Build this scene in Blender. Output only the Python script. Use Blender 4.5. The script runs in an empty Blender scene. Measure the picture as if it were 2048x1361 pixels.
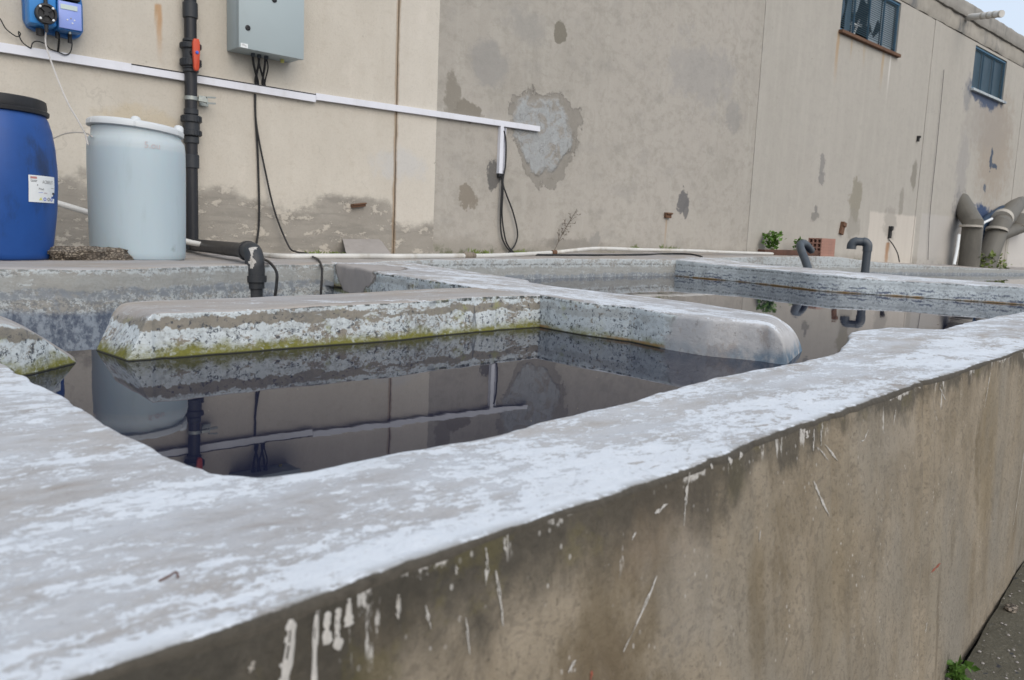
import bpy, bmesh, math, random
import numpy as np
from mathutils import Vector, Matrix

random.seed(7)
rng = np.random.default_rng(7)
SC = bpy.context.scene
COL = SC.collection

# ------------------------------------------------------------------ camera, sky, sun, exposure
CZ = 0.975                                   # eye height above the yard, metres
FPX, CX, CY = 1600.0, 1024.0, 680.5
_d = np.array([503 - CX, 13080 - CY, FPX]); _d /= np.linalg.norm(_d)
_x = np.array([2800 - CX, 548 - CY, FPX]); _x -= _d * (_x @ _d); _x /= np.linalg.norm(_x)
_u = -_d
RW = np.stack([_x, np.cross(_u, _x), _u])    # camera (right, down, forward) -> world

cam_d = bpy.data.cameras.new('camera')
cam = bpy.data.objects.new('camera', cam_d); COL.objects.link(cam)
cam_d.sensor_width = 23.5; cam_d.lens = 23.5 * FPX / 2048
cam_d.clip_start = 0.02; cam_d.clip_end = 2000
cam.matrix_world = Matrix((
    (RW[0, 0], -RW[0, 1], -RW[0, 2], 0), (RW[1, 0], -RW[1, 1], -RW[1, 2], 0),
    (RW[2, 0], -RW[2, 1], -RW[2, 2], CZ), (0, 0, 0, 1)))
cam_d.dof.use_dof = True; cam_d.dof.focus_distance = 2.9; cam_d.dof.aperture_fstop = 5.6
SC.camera = cam

SUN_EL, SUN_ROT = math.radians(36), math.radians(192)
world = bpy.data.worlds.new('World'); SC.world = world; world.use_nodes = True
wn = world.node_tree.nodes; wl = world.node_tree.links
sky = wn.new('ShaderNodeTexSky'); sky.sky_type = 'NISHITA'; sky.sun_disc = False
sky.sun_elevation = SUN_EL; sky.sun_rotation = SUN_ROT
sky.air_density = 1.0; sky.dust_density = 6.0; sky.ozone_density = 1.0
cm = wn.new('ShaderNodeMix'); cm.data_type = 'RGBA'; cm.inputs[0].default_value = 0.72
cm.inputs[7].default_value = (6.2, 7.1, 8.3, 1)            # even thin cloud over the whole dome
wl.new(sky.outputs[0], cm.inputs[6]); wl.new(cm.outputs[2], wn['Background'].inputs[0]); wn['Background'].inputs[1].default_value = 0.135

sun_d = bpy.data.lights.new('sun', 'SUN'); sun_d.energy = 1.3; sun_d.angle = math.radians(60)
sun_d.color = (1.0, 0.95, 0.88)
sun = bpy.data.objects.new('sun', sun_d); COL.objects.link(sun); sun.location = (0, -5, 12)
sdir = Vector((math.sin(SUN_ROT) * math.cos(SUN_EL), math.cos(SUN_ROT) * math.cos(SUN_EL), math.sin(SUN_EL)))
sun.rotation_euler = sdir.to_track_quat('Z', 'Y').to_euler()

SC.view_settings.view_transform = 'Standard'; SC.view_settings.look = 'None'
SC.view_settings.gamma = 1; SC.view_settings.use_curve_mapping = False
SC.view_settings.exposure = 0.08
SC.cycles.max_bounces = 6; SC.cycles.diffuse_bounces = 3; SC.cycles.glossy_bounces = 3; SC.cycles.transmission_bounces = 2

# ------------------------------------------------------------------ measuring helpers
def ray(px, py): return RW @ np.array([px - CX, py - CY, FPX])
def at_z(px, py, drop):                      # point 'drop' metres below eye height
    d = ray(px, py); p = d * (-drop / d[2]); return Vector((p[0], p[1], p[2] + CZ))
def at_y(px, py, Y):
    d = ray(px, py); p = d * (Y / d[1]); return Vector((p[0], p[1], p[2] + CZ))
def at_x(px, py, X):
    d = ray(px, py); p = d * (X / d[0]); return Vector((p[0], p[1], p[2] + CZ))

WALL_Y = 7.5
WATER_Z = CZ - 0.42
RIM_Z = CZ - 0.26

# ------------------------------------------------------------------ numpy noise
def _hash(ix, iy, iz, seed):
    n = (ix * 374761393 + iy * 668265263 + iz * 2147483647 + seed * 1274126177) & 0xffffffff
    n = ((n ^ (n >> 13)) * 1274126177) & 0xffffffff
    n = n ^ (n >> 16)
    return (n & 0xffff) / 65535.0
def vnoise(P, seed=0):
    P = np.asarray(P, float); I = np.floor(P).astype(np.int64); f = P - I; f = f * f * (3 - 2 * f)
    r = 0
    for dx in (0, 1):
        for dy in (0, 1):
            for dz in (0, 1):
                w = (f[:, 0] if dx else 1 - f[:, 0]) * (f[:, 1] if dy else 1 - f[:, 1]) * (f[:, 2] if dz else 1 - f[:, 2])
                r = r + w * _hash(I[:, 0] + dx, I[:, 1] + dy, I[:, 2] + dz, seed)
    return r - 0.5
def fbm(P, seed=0, oct=4):
    P = np.asarray(P, float); a = 1.0; s = 0
    for k in range(oct):
        s = s + a * vnoise(P * 2 ** k, seed + 17 * k); a *= 0.5
    return s

# ------------------------------------------------------------------ node DSL
class M:
    def __init__(s, name):
        s.mat = bpy.data.materials.new(name); s.mat.use_nodes = True
        s.t = s.mat.node_tree; s.N = s.t.nodes; s.L = s.t.links
        s.b = s.N['Principled BSDF']; s._pos = None
        s.b.inputs['Specular IOR Level'].default_value = 0.25
    def put(s, v, sock):
        if isinstance(v, bpy.types.NodeSocket): s.L.new(v, sock)
        elif isinstance(v, (tuple, list)) and len(v) == 3 and sock.type == 'RGBA': sock.default_value = (*v, 1)
        else: sock.default_value = v
    @property
    def pos(s):
        if s._pos is None:
            g = s.N.new('ShaderNodeNewGeometry'); s._geo = g; s._pos = g.outputs['Position']
            sep = s.N.new('ShaderNodeSeparateXYZ'); s.L.new(s._pos, sep.inputs[0]); s.X, s.Y, s.Z = sep.outputs
            sn = s.N.new('ShaderNodeSeparateXYZ'); s.L.new(g.outputs['Normal'], sn.inputs[0]); s.nz = sn.outputs[2]; s.nx = sn.outputs[0]; s.ny = sn.outputs[1]
        return s._pos
    def obj(s):
        c = s.N.new('ShaderNodeTexCoord'); return c.outputs['Object']
    def vm(s, op, a, b):
        n = s.N.new('ShaderNodeVectorMath'); n.operation = op; s.put(a, n.inputs[0]); s.put(b, n.inputs[1]); return n.outputs[1] if op == 'LENGTH' else n.outputs[0]
    def noise(s, scale, detail=4, rough=0.55, off=0.0, dist=0.0, src=None, color=False):
        if isinstance(scale, (int, float)): scale = (scale,) * 3
        v = s.vm('MULTIPLY', src or s.pos, tuple(scale))
        if off: v = s.vm('ADD', v, (off, off * 1.7, off * 0.6))
        n = s.N.new('ShaderNodeTexNoise'); n.inputs['Scale'].default_value = 1
        n.inputs['Detail'].default_value = detail; n.inputs['Roughness'].default_value = rough; n.inputs['Distortion'].default_value = dist
        s.L.new(v, n.inputs['Vector']); return n.outputs['Color' if color else 'Fac']
    def voro(s, scale, feature='F1', src=None, out='Distance'):
        if isinstance(scale, (int, float)): scale = (scale,) * 3
        n = s.N.new('ShaderNodeTexVoronoi'); n.feature = feature; n.inputs['Scale'].default_value = 1
        s.L.new(s.vm('MULTIPLY', src or s.pos, tuple(scale)), n.inputs['Vector']); return n.outputs[out]
    def m(s, op, a, b=0.0, c=None, clamp=False):
        n = s.N.new('ShaderNodeMath'); n.operation = op; n.use_clamp = clamp; s.put(a, n.inputs[0]); s.put(b, n.inputs[1])
        if c is not None: s.put(c, n.inputs[2])
        return n.outputs[0]
    def add(s, a, b): return s.m('ADD', a, b)
    def sub(s, a, b): return s.m('SUBTRACT', a, b)
    def mul(s, a, b): return s.m('MULTIPLY', a, b)
    def inv(s, a): return s.m('SUBTRACT', 1.0, a)
    def ss(s, e0, e1, x):
        n = s.N.new('ShaderNodeMapRange'); n.interpolation_type = 'SMOOTHSTEP'
        s.put(x, n.inputs[0])
        if e0 <= e1: s.put(e0, n.inputs[1]); s.put(e1, n.inputs[2]); n.inputs[3].default_value = 0; n.inputs[4].default_value = 1
        else: s.put(e1, n.inputs[1]); s.put(e0, n.inputs[2]); n.inputs[3].default_value = 1; n.inputs[4].default_value = 0
        return n.outputs[0]
    def mix(s, f, a, b):
        n = s.N.new('ShaderNodeMix'); n.data_type = 'RGBA'; s.put(f, n.inputs[0]); s.put(a, n.inputs[6]); s.put(b, n.inputs[7]); return n.outputs[2]
    def attr(s, name):
        n = s.N.new('ShaderNodeAttribute'); n.attribute_name = name; return n.outputs['Fac']
    def bump(s, h, strength=0.3, dist=0.01, prev=None):
        n = s.N.new('ShaderNodeBump'); n.inputs['Strength'].default_value = strength; n.inputs['Distance'].default_value = dist
        s.L.new(h, n.inputs['Height'])
        if prev is not None: s.L.new(prev, n.inputs['Normal'])
        return n.outputs[0]
    def done(s, color, rough=0.85, bump=None, **kw):
        s.put(color, s.b.inputs['Base Color']); s.put(rough, s.b.inputs['Roughness'])
        if bump is not None: s.L.new(bump, s.b.inputs['Normal'])
        for k, v in kw.items(): s.put(v, s.b.inputs[k.replace('_', ' ')])
        return s.mat

# ---- concrete of the tank
def tank_material(name, top_cover=0.5, moss=1.0, dye=0.0, rust=0.0, band=1.0, along=(7, 22, 10), white=0.5, has_outer=False, bare_end=None, deep=False, veil_amt=0.4):
    s = M(name); s.pos
    # bare concrete
    nl = s.noise(1.7, 3, 0.5); nm = s.noise(9, 5, 0.6, 3.1); nf = s.noise(120, 4, 0.7, 1.7)
    conc = s.mix(nm, (0.275, 0.238, 0.20), (0.41, 0.362, 0.318))
    conc = s.mix(s.ss(0.35, 0.7, nl), conc, (0.335, 0.315, 0.305))
    conc = s.mix(s.mul(s.ss(0.45, 0.75, nf), 0.40), conc, (0.20, 0.18, 0.16))
    lime = s.mix(s.noise(26, 5, 0.65, 9.2), (0.58, 0.615, 0.66), (0.745, 0.77, 0.80))
    # worn limewash on the upper side: brushed streaks, flakes, thin veil
    a = s.noise(along, 8, 0.68, 0.0, 0.6); b = s.noise((along[0] * 2.8, along[1] * 2.4, 40), 7, 0.76, 4.4, 0.5); c = s.noise((110, 170, 150), 5, 0.76, 2.2)
    big = s.noise((along[0] * .22, along[1] * .34, 1.5), 5, 0.62, 7.7)
    v = s.add(s.add(s.mul(a, 0.30), s.mul(b, 0.42)), s.add(s.mul(c, 0.28), s.mul(s.sub(big, 0.5), 0.40)))
    if has_outer:
        sd = s.attr('side'); v = s.add(v, s.mul(s.ss(0.60, 0.90, sd), 0.045)); v = s.sub(v, s.mul(s.mul(s.ss(0.05, 0.3, sd), s.ss(0.6, 0.35, sd)), 0.03))
    e = 0.62 - 0.24 * top_cover
    flake = s.ss(e - .008, e + 0.014, v)
    soft = s.mul(s.ss(.40, .66, s.noise((along[0] * .34, along[1] * .40, 2), 5, .6, 7.1)), .62 if has_outer else .2)
    veil = s.mul(s.ss(e - 0.14, e + 0.04, s.add(s.mul(a, 0.45), s.add(s.mul(big, 0.3), s.mul(s.noise(2.5, 5, .6, 3.9), .25)))), veil_amt)
    top = s.mix(veil, conc, s.mix(.40, lime, (0.44, 0.47, 0.52))); top = s.mix(soft, top, (0.53, 0.552, 0.585)); top = s.mix(s.mul(flake, 0.88), top, lime)
    grit = s.mul(s.ss(0.60, 0.68, s.noise(70, 5, 0.75, 5.5)), 0.40)
    top = s.mix(grit, top, (0.25, 0.225, 0.20))
    if has_outer:                              # thin blue-grey smears where the wash wore off
        sm = s.ss(.54, .70, s.noise((3, 7, 4), 5, .6, 6.6)); top = s.mix(s.mul(sm, .30), top, (0.37, 0.375, 0.385))
    if not has_outer:
        # inner faces
        h = s.sub(s.Z, WATER_Z)
        wig = s.sub(s.noise((7, 7, 3), 7, 0.72, 1.3), 0.5)
        sidew = s.mix(s.noise(20, 6, 0.7, 6.1), (0.42, 0.465, 0.485), (0.70, 0.75, 0.77))
        sconc = s.mix(nm, (0.20, 0.18, 0.15), (0.33, 0.30, 0.26))
        cv = s.add(s.mul(s.noise((11, 11, 18), 6, 0.7, 8.8), .5), s.mul(s.noise((42, 42, 60), 6, 0.75, 8.1), .5))
        cv = s.add(cv, s.mul(s.sub(s.noise((1.4, 1.4, 2.5), 4, .6, 8.4), .5), .30))
        cov = s.ss(0.515 - 0.16 * white, 0.565 - 0.16 * white, cv)
        side = s.mix(cov, sconc, sidew)
        hb = s.add(h, s.mul(wig, 0.10))
        bnd = s.mul(s.ss(0.088, 0.092, hb), s.ss(0.128, 0.122, hb))
        bnd = s.mul(bnd, s.ss(.42, .47, s.noise((3.2, 3.2, 14), 7, .7, 19.)))
        side = s.mix(s.mul(bnd, band), side, s.mix(s.noise(40, 4, 0.6), (0.20, 0.185, 0.15), (0.30, 0.275, 0.24)))
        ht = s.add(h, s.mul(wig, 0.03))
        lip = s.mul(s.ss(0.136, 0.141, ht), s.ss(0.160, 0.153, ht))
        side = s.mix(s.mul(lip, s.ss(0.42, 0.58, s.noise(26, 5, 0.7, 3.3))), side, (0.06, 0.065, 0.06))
        # navy specks and dye
        sp = s.noise((48, 48, 52), 7, 0.80, 12.1)
        dens = s.add(s.mul(s.ss(0.16, 0.0, h), 0.035 + 0.03 * dye), s.mul(s.sub(s.noise(5, 3, .6, 12.7), .5), .12))
        navy = s.ss(0.575, 0.605, s.add(sp, dens))
        sp2 = s.ss(0.575, 0.63, s.noise((17, 17, 17), 7, 0.76, 15.0))
        navy = s.m('MAXIMUM', navy, s.mul(sp2, 0.75 * s_clip(dye + 0.45)))
        side = s.mix(s.mul(navy, 0.88), side, (0.035, 0.045, 0.065))
        vst = s.mul(s.ss(0.64, 0.67, s.noise((14, 14, 1.6), 5, 0.65, 16.)), s.ss(.5, .6, s.noise(3, 3, .5, 17.)))
        side = s.mix(s.mul(vst, 0.7), side, (0.045, 0.055, 0.075))
        if deep:                                   # tall dye-stained face of the emptied basin
            hd = s.add(h, s.mul(wig, 0.13))
            be = s.mul(s.ss(.035, .045, hd), s.ss(.125, .112, hd))
            side = s.mix(s.mul(be, s.mul(s.ss(.34, .46, s.noise((6, 6, 26), 7, .74, 18.5)), .85)), side, s.mix(s.noise((9, 9, 40), 5, .65, 18.), (0.20, 0.195, 0.17), (0.36, 0.35, 0.32)))
            bl = s.mul(s.ss(-.02, .0, hd), s.ss(.05, .03, hd)); side = s.mix(s.mul(bl, s.ss(.35, .6, s.noise((14, 14, 22), 6, .72, 19.))), side, (0.10, 0.13, 0.18))
            lo = s.ss(-.05, -.10, s.add(h, s.mul(s.sub(s.noise((3, 3, 2), 4, .6, 20.), .5), .16)))
            nv = s.add(s.mul(s.noise((9, 9, 5), 6, .7, 21.), .55), s.mul(s.noise((34, 34, 22), 6, .74, 22.), .45))
            lc = s.mix(s.ss(.44, .56, nv), (0.28, 0.32, 0.37), (0.040, 0.055, 0.095)); side = s.mix(s.mul(lo, .9), side, lc)
            side = s.mix(s.mul(s.inv(lo), s.mul(s.ss(.52, .62, nv), s.ss(.06, .02, h))), side, (0.10, 0.13, 0.19))
            strat = s.mix(s.noise((2.2, 2.2, 34), 6, .7, 23.), (0.20, 0.205, 0.20), (0.44, 0.455, 0.45)); side = s.mix(s.mul(s.inv(lo), .5), side, strat); side = s.mix(s.mul(lo, .3), side, (0.15, 0.18, 0.23))
        elif dye > 0.5:
            side = s.mix(.30, side, s.mix(s.noise((2, 2, 40), 5, .65, 23.), (0.48, 0.53, 0.56), (0.66, 0.70, 0.72)))
            hd = s.add(h, s.mul(wig, 0.10)); br = s.noise((9, 9, 30), 6, .74, 1.1)
            for z0, z1, am in ((.052, .078, .9), (.014, .040, 1.0)):
                bd = s.mul(s.ss(z0, z0 + .006, hd), s.ss(z1, z1 - .006, hd)); side = s.mix(s.mul(s.mul(bd, s.ss(.48, .56, br)), am * dye), side, (0.045, 0.065, 0.13))
            gb = s.mul(s.ss(.094, .10, hd), s.ss(.125, .115, hd)); side = s.mix(s.mul(gb, .45), side, (0.36, 0.39, 0.41))
        if not deep:
            gr = s.ss(.46, .60, s.add(s.mul(s.noise((5, 5, 8), 7, .74, 24.), .55), s.mul(s.noise((60, 60, 70), 5, .74, 25.), .45)))
            side = s.mix(s.mul(gr, .50 if white < .8 else .28), side, (0.15, 0.155, 0.15))
        if moss > 0:
            hm = s.add(h, s.mul(s.sub(s.noise((7, 7, 9), 7, 0.75, 30.0), 0.5), 0.14))
            mm = s.mul(s.mul(s.mul(s.ss(0.048, 0.002, hm), s.ss(-.05, -.03, h)), moss), s.ss(.30, .50, s.noise((30, 30, 40), 6, .75, 34.)))
            mc = s.mix(s.noise(60, 6, 0.75, 31.), (0.075, 0.085, 0.014), (0.29, 0.275, 0.07))
            side = s.mix(mm, side, mc)
            up = s.mul(s.ss(0.54, 0.66, s.noise((6, 6, 8), 7, 0.72, 33.)), 0.6 * moss)
            side = s.mix(up, side, (0.30, 0.31, 0.12))
        if rust > 0:
            hr = s.add(h, s.mul(wig, 0.012))
            side = s.mix(s.mul(s.mul(s.mul(s.ss(0.018, 0.009, hr), s.ss(-.02, -.01, h)), s.ss(0.35, 0.6, s.noise(3.2, 4, .6, 40.))), rust), side, (0.30, 0.175, 0.06))
        if not deep: side = s.mix(s.mul(s.ss(0.006, 0.002, h), s.ss(-.02, -.008, h)), side, (0.05, 0.05, 0.03))
        if bare_end is not None:                  # smooth mortar repair at one end
            x0, y0 = bare_end
            ye = s.add(s.Y, s.mul(s.sub(s.noise(6, 5, .6, 50.), .5), 0.14))
            ye = s.sub(ye, s.mul(s.sub(0.12, h), 0.55))
            em = s.ss(y0 + 0.05, y0 - 0.01, s.add(ye, s.mul(s.sub(s.noise(30, 5, .7, 55.), .5), .10)))
            rep = s.mix(s.noise((7, 7, 7), 6, 0.65, 51.), (0.40, 0.385, 0.375), (0.57, 0.57, 0.58))
            rep = s.mix(s.mul(s.ss(0.52, 0.62, s.noise((6, 6, 5), 6, .7, 52.)), .6), rep, (0.36, 0.30, 0.26))
            rep = s.mix(s.mul(s.ss(0.58, 0.64, s.noise((24, 24, 24), 6, .74, 54.)), .5), rep, (0.22, 0.20, 0.19))
            bl = s.mul(s.ss(0.062, 0.015, s.add(h, s.mul(wig, 0.08))), s.ss(2.50, 2.75, s.X))
            rep = s.mix(s.mul(bl, s.ss(.3, .55, s.noise(12, 5, .7, 53.))), rep, (0.12, 0.20, 0.28))
            side = s.mix(em, side, rep)
            crack = s.mul(s.ss(0.012, 0.003, s.m('ABSOLUTE', s.sub(ye, y0 + 0.025))), s.mul(s.ss(.45, .6, s.noise(9, 4, .6, 56.)), .6))
            side = s.mix(crack, side, (0.17, 0.155, 0.13))
    upm = s.ss(0.50, 0.72, s.add(s.nz, s.mul(s.sub(s.noise(40, 6, 0.74, 60.), 0.5), 0.6)))
    if has_outer:
        side = s.mix(s.noise(24, 6, .74, 6.1), (0.16, 0.145, 0.115), (0.40, 0.40, 0.385))
        # chipped, grimy outer arris
        ed = s.mul(s.ss(.85, .94, sd), s.ss(.43, .52, s.add(s.noise((30, 30, 30), 7, .76, 62.), s.mul(s.ss(.94, 1.0, sd), .10))))
        top = s.mix(s.mul(ed, .9), top, s.mix(s.noise(60, 5, .7, 63.), (0.09, 0.078, 0.06), (0.30, 0.28, 0.25)))
        lipc = s.mix(s.noise(70, 6, .74, 76.), (0.028, 0.025, 0.019), (0.115, 0.10, 0.08))
        side = s.mix(s.ss(.5, .6, sd), side, lipc)
        upm = s.mul(upm, s.m('MAXIMUM', s.ss(.6, .5, sd), s.ss(0.84, 0.97, s.add(s.nz, s.mul(s.sub(s.noise(50, 6, 0.74, 64.), 0.5), 0.34)))))
    colr = s.mix(upm, side, top)
    if name.startswith('ledge') or name.startswith('cross'):   # flush grey mortar repair where divider and ledge meet
        pv = s.vm('MULTIPLY', s.vm('SUBTRACT', s._pos, (2.97, 4.92, RIM_Z - .03)), (2.7, 2.4, 6.4))
        pv = s.vm('ADD', pv, s.vm('MULTIPLY', s.vm('SUBTRACT', s.noise(5, 5, .65, 95., color=True), (.5, .5, .5)), (.7, .7, .7)))
        pl_ = s.vm('LENGTH', pv, (0, 0, 0)); colr = s.mix(s.ss(1.06, 1.0, pl_), colr, (0.18, 0.165, 0.15)); colr = s.mix(s.ss(1.0, .95, pl_), colr, s.mix(nm, (0.31, 0.285, 0.27), (0.42, 0.385, 0.365)))
    h1 = s.add(s.mul(nm, 0.22 if has_outer else .5), s.add(s.mul(s.noise(38, 7, 0.74, 90.), 0.42), s.mul(nf, 0.14)))
    h1 = s.add(h1, s.mul(flake, 0.06))
    return s.done(colr, s.add(0.72, s.mul(nf, 0.25)), s.bump(h1, 0.65, 0.012))
def outer_material(name):
    s = M(name); s.pos; c = s.noise(130, 4, 0.7, 2.2)
    d = s.sub(RIM_Z, s.Z)
    of = s.noise((5, 5, 5), 7, 0.68, 70.)
    base = s.mix(s.ss(.3, .7, of), (0.19, 0.155, 0.108), (0.305, 0.258, 0.196))
    cl = s.noise((2.0, 2, 1.0), 5, 0.6, 71.)
    base = s.mix(s.mul(s.ss(0.42, 0.62, cl), .8), base, (0.225, 0.205, 0.172))
    vst = s.noise((13, 13, 1.3), 6, 0.65, 72., 0.4)
    base = s.mix(s.mul(s.ss(0.50, 0.68, vst), 0.27), base, (0.13, 0.095, 0.052))
    base = s.mix(s.mul(s.ss(0.55, 0.70, s.noise((8, 8, 2.2), 6, 0.65, 77.)), 0.55), base, (0.28, 0.245, 0.19))
    arc = s.noise((26, 26, 26), 4, 0.65, 73., 3.0)
    base = s.mix(s.mul(s.ss(0.52, 0.60, arc), 0.32), base, (0.095, 0.08, 0.065))
    base = s.mix(s.mul(s.ss(0.56, 0.66, s.noise(170, 4, .75, 74.)), 0.5), base, (0.06, 0.05, 0.04))
    base = s.mix(s.mul(s.ss(0.60, 0.70, s.noise(150, 4, .75, 74.6)), 0.35), base, (0.33, 0.30, 0.26))
    blot = s.ss(0.56, 0.66, s.noise((3.8, 3.8, 1.9), 6, 0.65, 78.))
    base = s.mix(s.mul(blot, 0.6), base, (0.115, 0.087, 0.05))
    wobo = s.vm('MULTIPLY', s.vm('SUBTRACT', s.noise((7, 7, 4), 6, .7, 92., color=True), (.5, .5, .5)), (1, 0, 1))
    for px, py, rx, rz, colr, am in [(1462, 1215, .030, .085, (0.12, 0.088, 0.045), .8), (1470, 1110, .026, .05, (0.15, 0.115, 0.065), .6), (1150, 1330, .05, .06, (0.10, 0.07, 0.04), .75), (1640, 1120, .10, .16, (0.18, 0.135, 0.07), .45), (1862, 1230, .014, .14, (0.09, 0.07, 0.045), .8), (1905, 1085, .02, .06, (0.13, 0.10, 0.06), .6), (1960, 1150, .03, .12, (0.13, 0.095, 0.05), .55), (2010, 900, .10, .22, (0.21, 0.155, 0.075), .55), (1290, 1010, .10, .07, (0.20, 0.15, 0.115), .45), (1330, 1150, .10, .10, (0.235, 0.225, 0.21), .5), (1800, 880, .10, .08, (0.31, 0.285, 0.25), .45), (1440, 945, .03, .03, (0.16, 0.14, 0.03), .6)]:
        p = at_y(px, py, .50 + .075 * (px - 900) / 700)
        v = s.vm('ADD', s.vm('MULTIPLY', s.vm('SUBTRACT', s._pos, (p.x, p.y, p.z)), (1 / rx, 0, 1 / rz)), s.vm('MULTIPLY', wobo, (2.4, 0, 2.4)))
        base = s.mix(s.mul(s.mul(s.ss(1.35, .4, s.vm('LENGTH', v, (0, 0, 0))), s.ss(.2, .55, of)), am * .58), base, colr)
    # black mould under the lip, thicker near the left end
    dm = s.add(d, s.mul(s.sub(s.noise((6, 6, 3.6), 7, 0.72, 75.), 0.5), 0.26))
    lim = s.m('MAXIMUM', s.sub(0.165, s.mul(s.X, 0.115)), 0.042)
    mould = s.ss(1.15, 0.15, s.m('DIVIDE', dm, lim))
    mcol = s.mix(s.noise(70, 6, .74, 76.), (0.020, 0.0185, 0.016), (0.082, 0.074, 0.060))
    mcol = s.mix(s.mul(s.ss(.54, .66, s.noise(14, 5, .65, 79.)), .5), mcol, (0.10, 0.088, 0.030))
    base = s.mix(s.mul(mould, s.sub(.95, s.mul(s.ss(.25, .9, s.X), .22))), base, mcol)
    # small lime drips, spatter and a ragged painted lip
    vd = s.noise((42, 42, 3.2), 5, 0.65, 80.)
    dl = s.add(s.mul(s.noise((11, 11, 0.0), 2, 0.5, 81.), 0.26), -0.095)
    drip = s.mul(s.ss(0.60, 0.62, vd), s.ss(0.010, -0.010, s.sub(d, dl)))
    dots = s.mul(s.ss(0.20, 0.13, s.voro((85, 85, 60))), s.ss(0.52, 0.62, s.add(s.noise(10, 4, .65, 83.), s.mul(s.ss(.9, .1, s.X), .06))))
    drip = s.m('MAXIMUM', drip, s.mul(dots, 0.7))
    rg = s.mul(s.noise((30, 30, 24), 6, .74, 84.), s.ss(.46, .60, s.noise((7, 7, 7), 3, .6, 85.)))
    ragged = s.ss(0.0, 0.004, s.sub(s.mul(rg, 0.050), s.add(d, 0.012)))
    drip = s.m('MAXIMUM', drip, ragged)
    drip = s.mul(drip, s.ss(.40, .52, s.noise((85, 85, 60), 4, .7, 86.)))
    base = s.mix(s.mul(drip, 0.8), base, s.mix(c, (0.40, 0.38, 0.35), (0.66, 0.64, 0.61)))
    hh = s.add(s.mul(of, .5), s.add(s.mul(s.noise(38, 7, .74, 90.), .55), s.mul(c, .14)))
    return s.done(base, .88, s.bump(hh, .6, .010))
def s_clip(x): return max(0.0, min(1.0, x))

def simple(name, col, rough=0.5, var=0.15, scale=20, bump=0.0, dirt=None, dirt_amt=0.4, spec=0.4, **kw):
    s = M(name); s.pos
    n = s.noise(scale, 5, 0.6); c2 = tuple(max(0, x * (1 - var)) for x in col); c1 = tuple(min(1, x * (1 + var)) for x in col)
    c = s.mix(n, c2, c1)
    if dirt:
        c = s.mix(s.mul(s.ss(0.5, 0.68, s.noise((scale * .35, scale * .35, scale * .15), 6, 0.7, 5.)), dirt_amt), c, dirt)
    b = s.bump(s.noise(scale * 4, 4, .6, 2.), bump, 0.004) if bump else None
    s.b.inputs['Specular IOR Level'].default_value = spec
    return s.done(c, s.add(rough - 0.08, s.mul(n, 0.16)), b, **kw)

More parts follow.
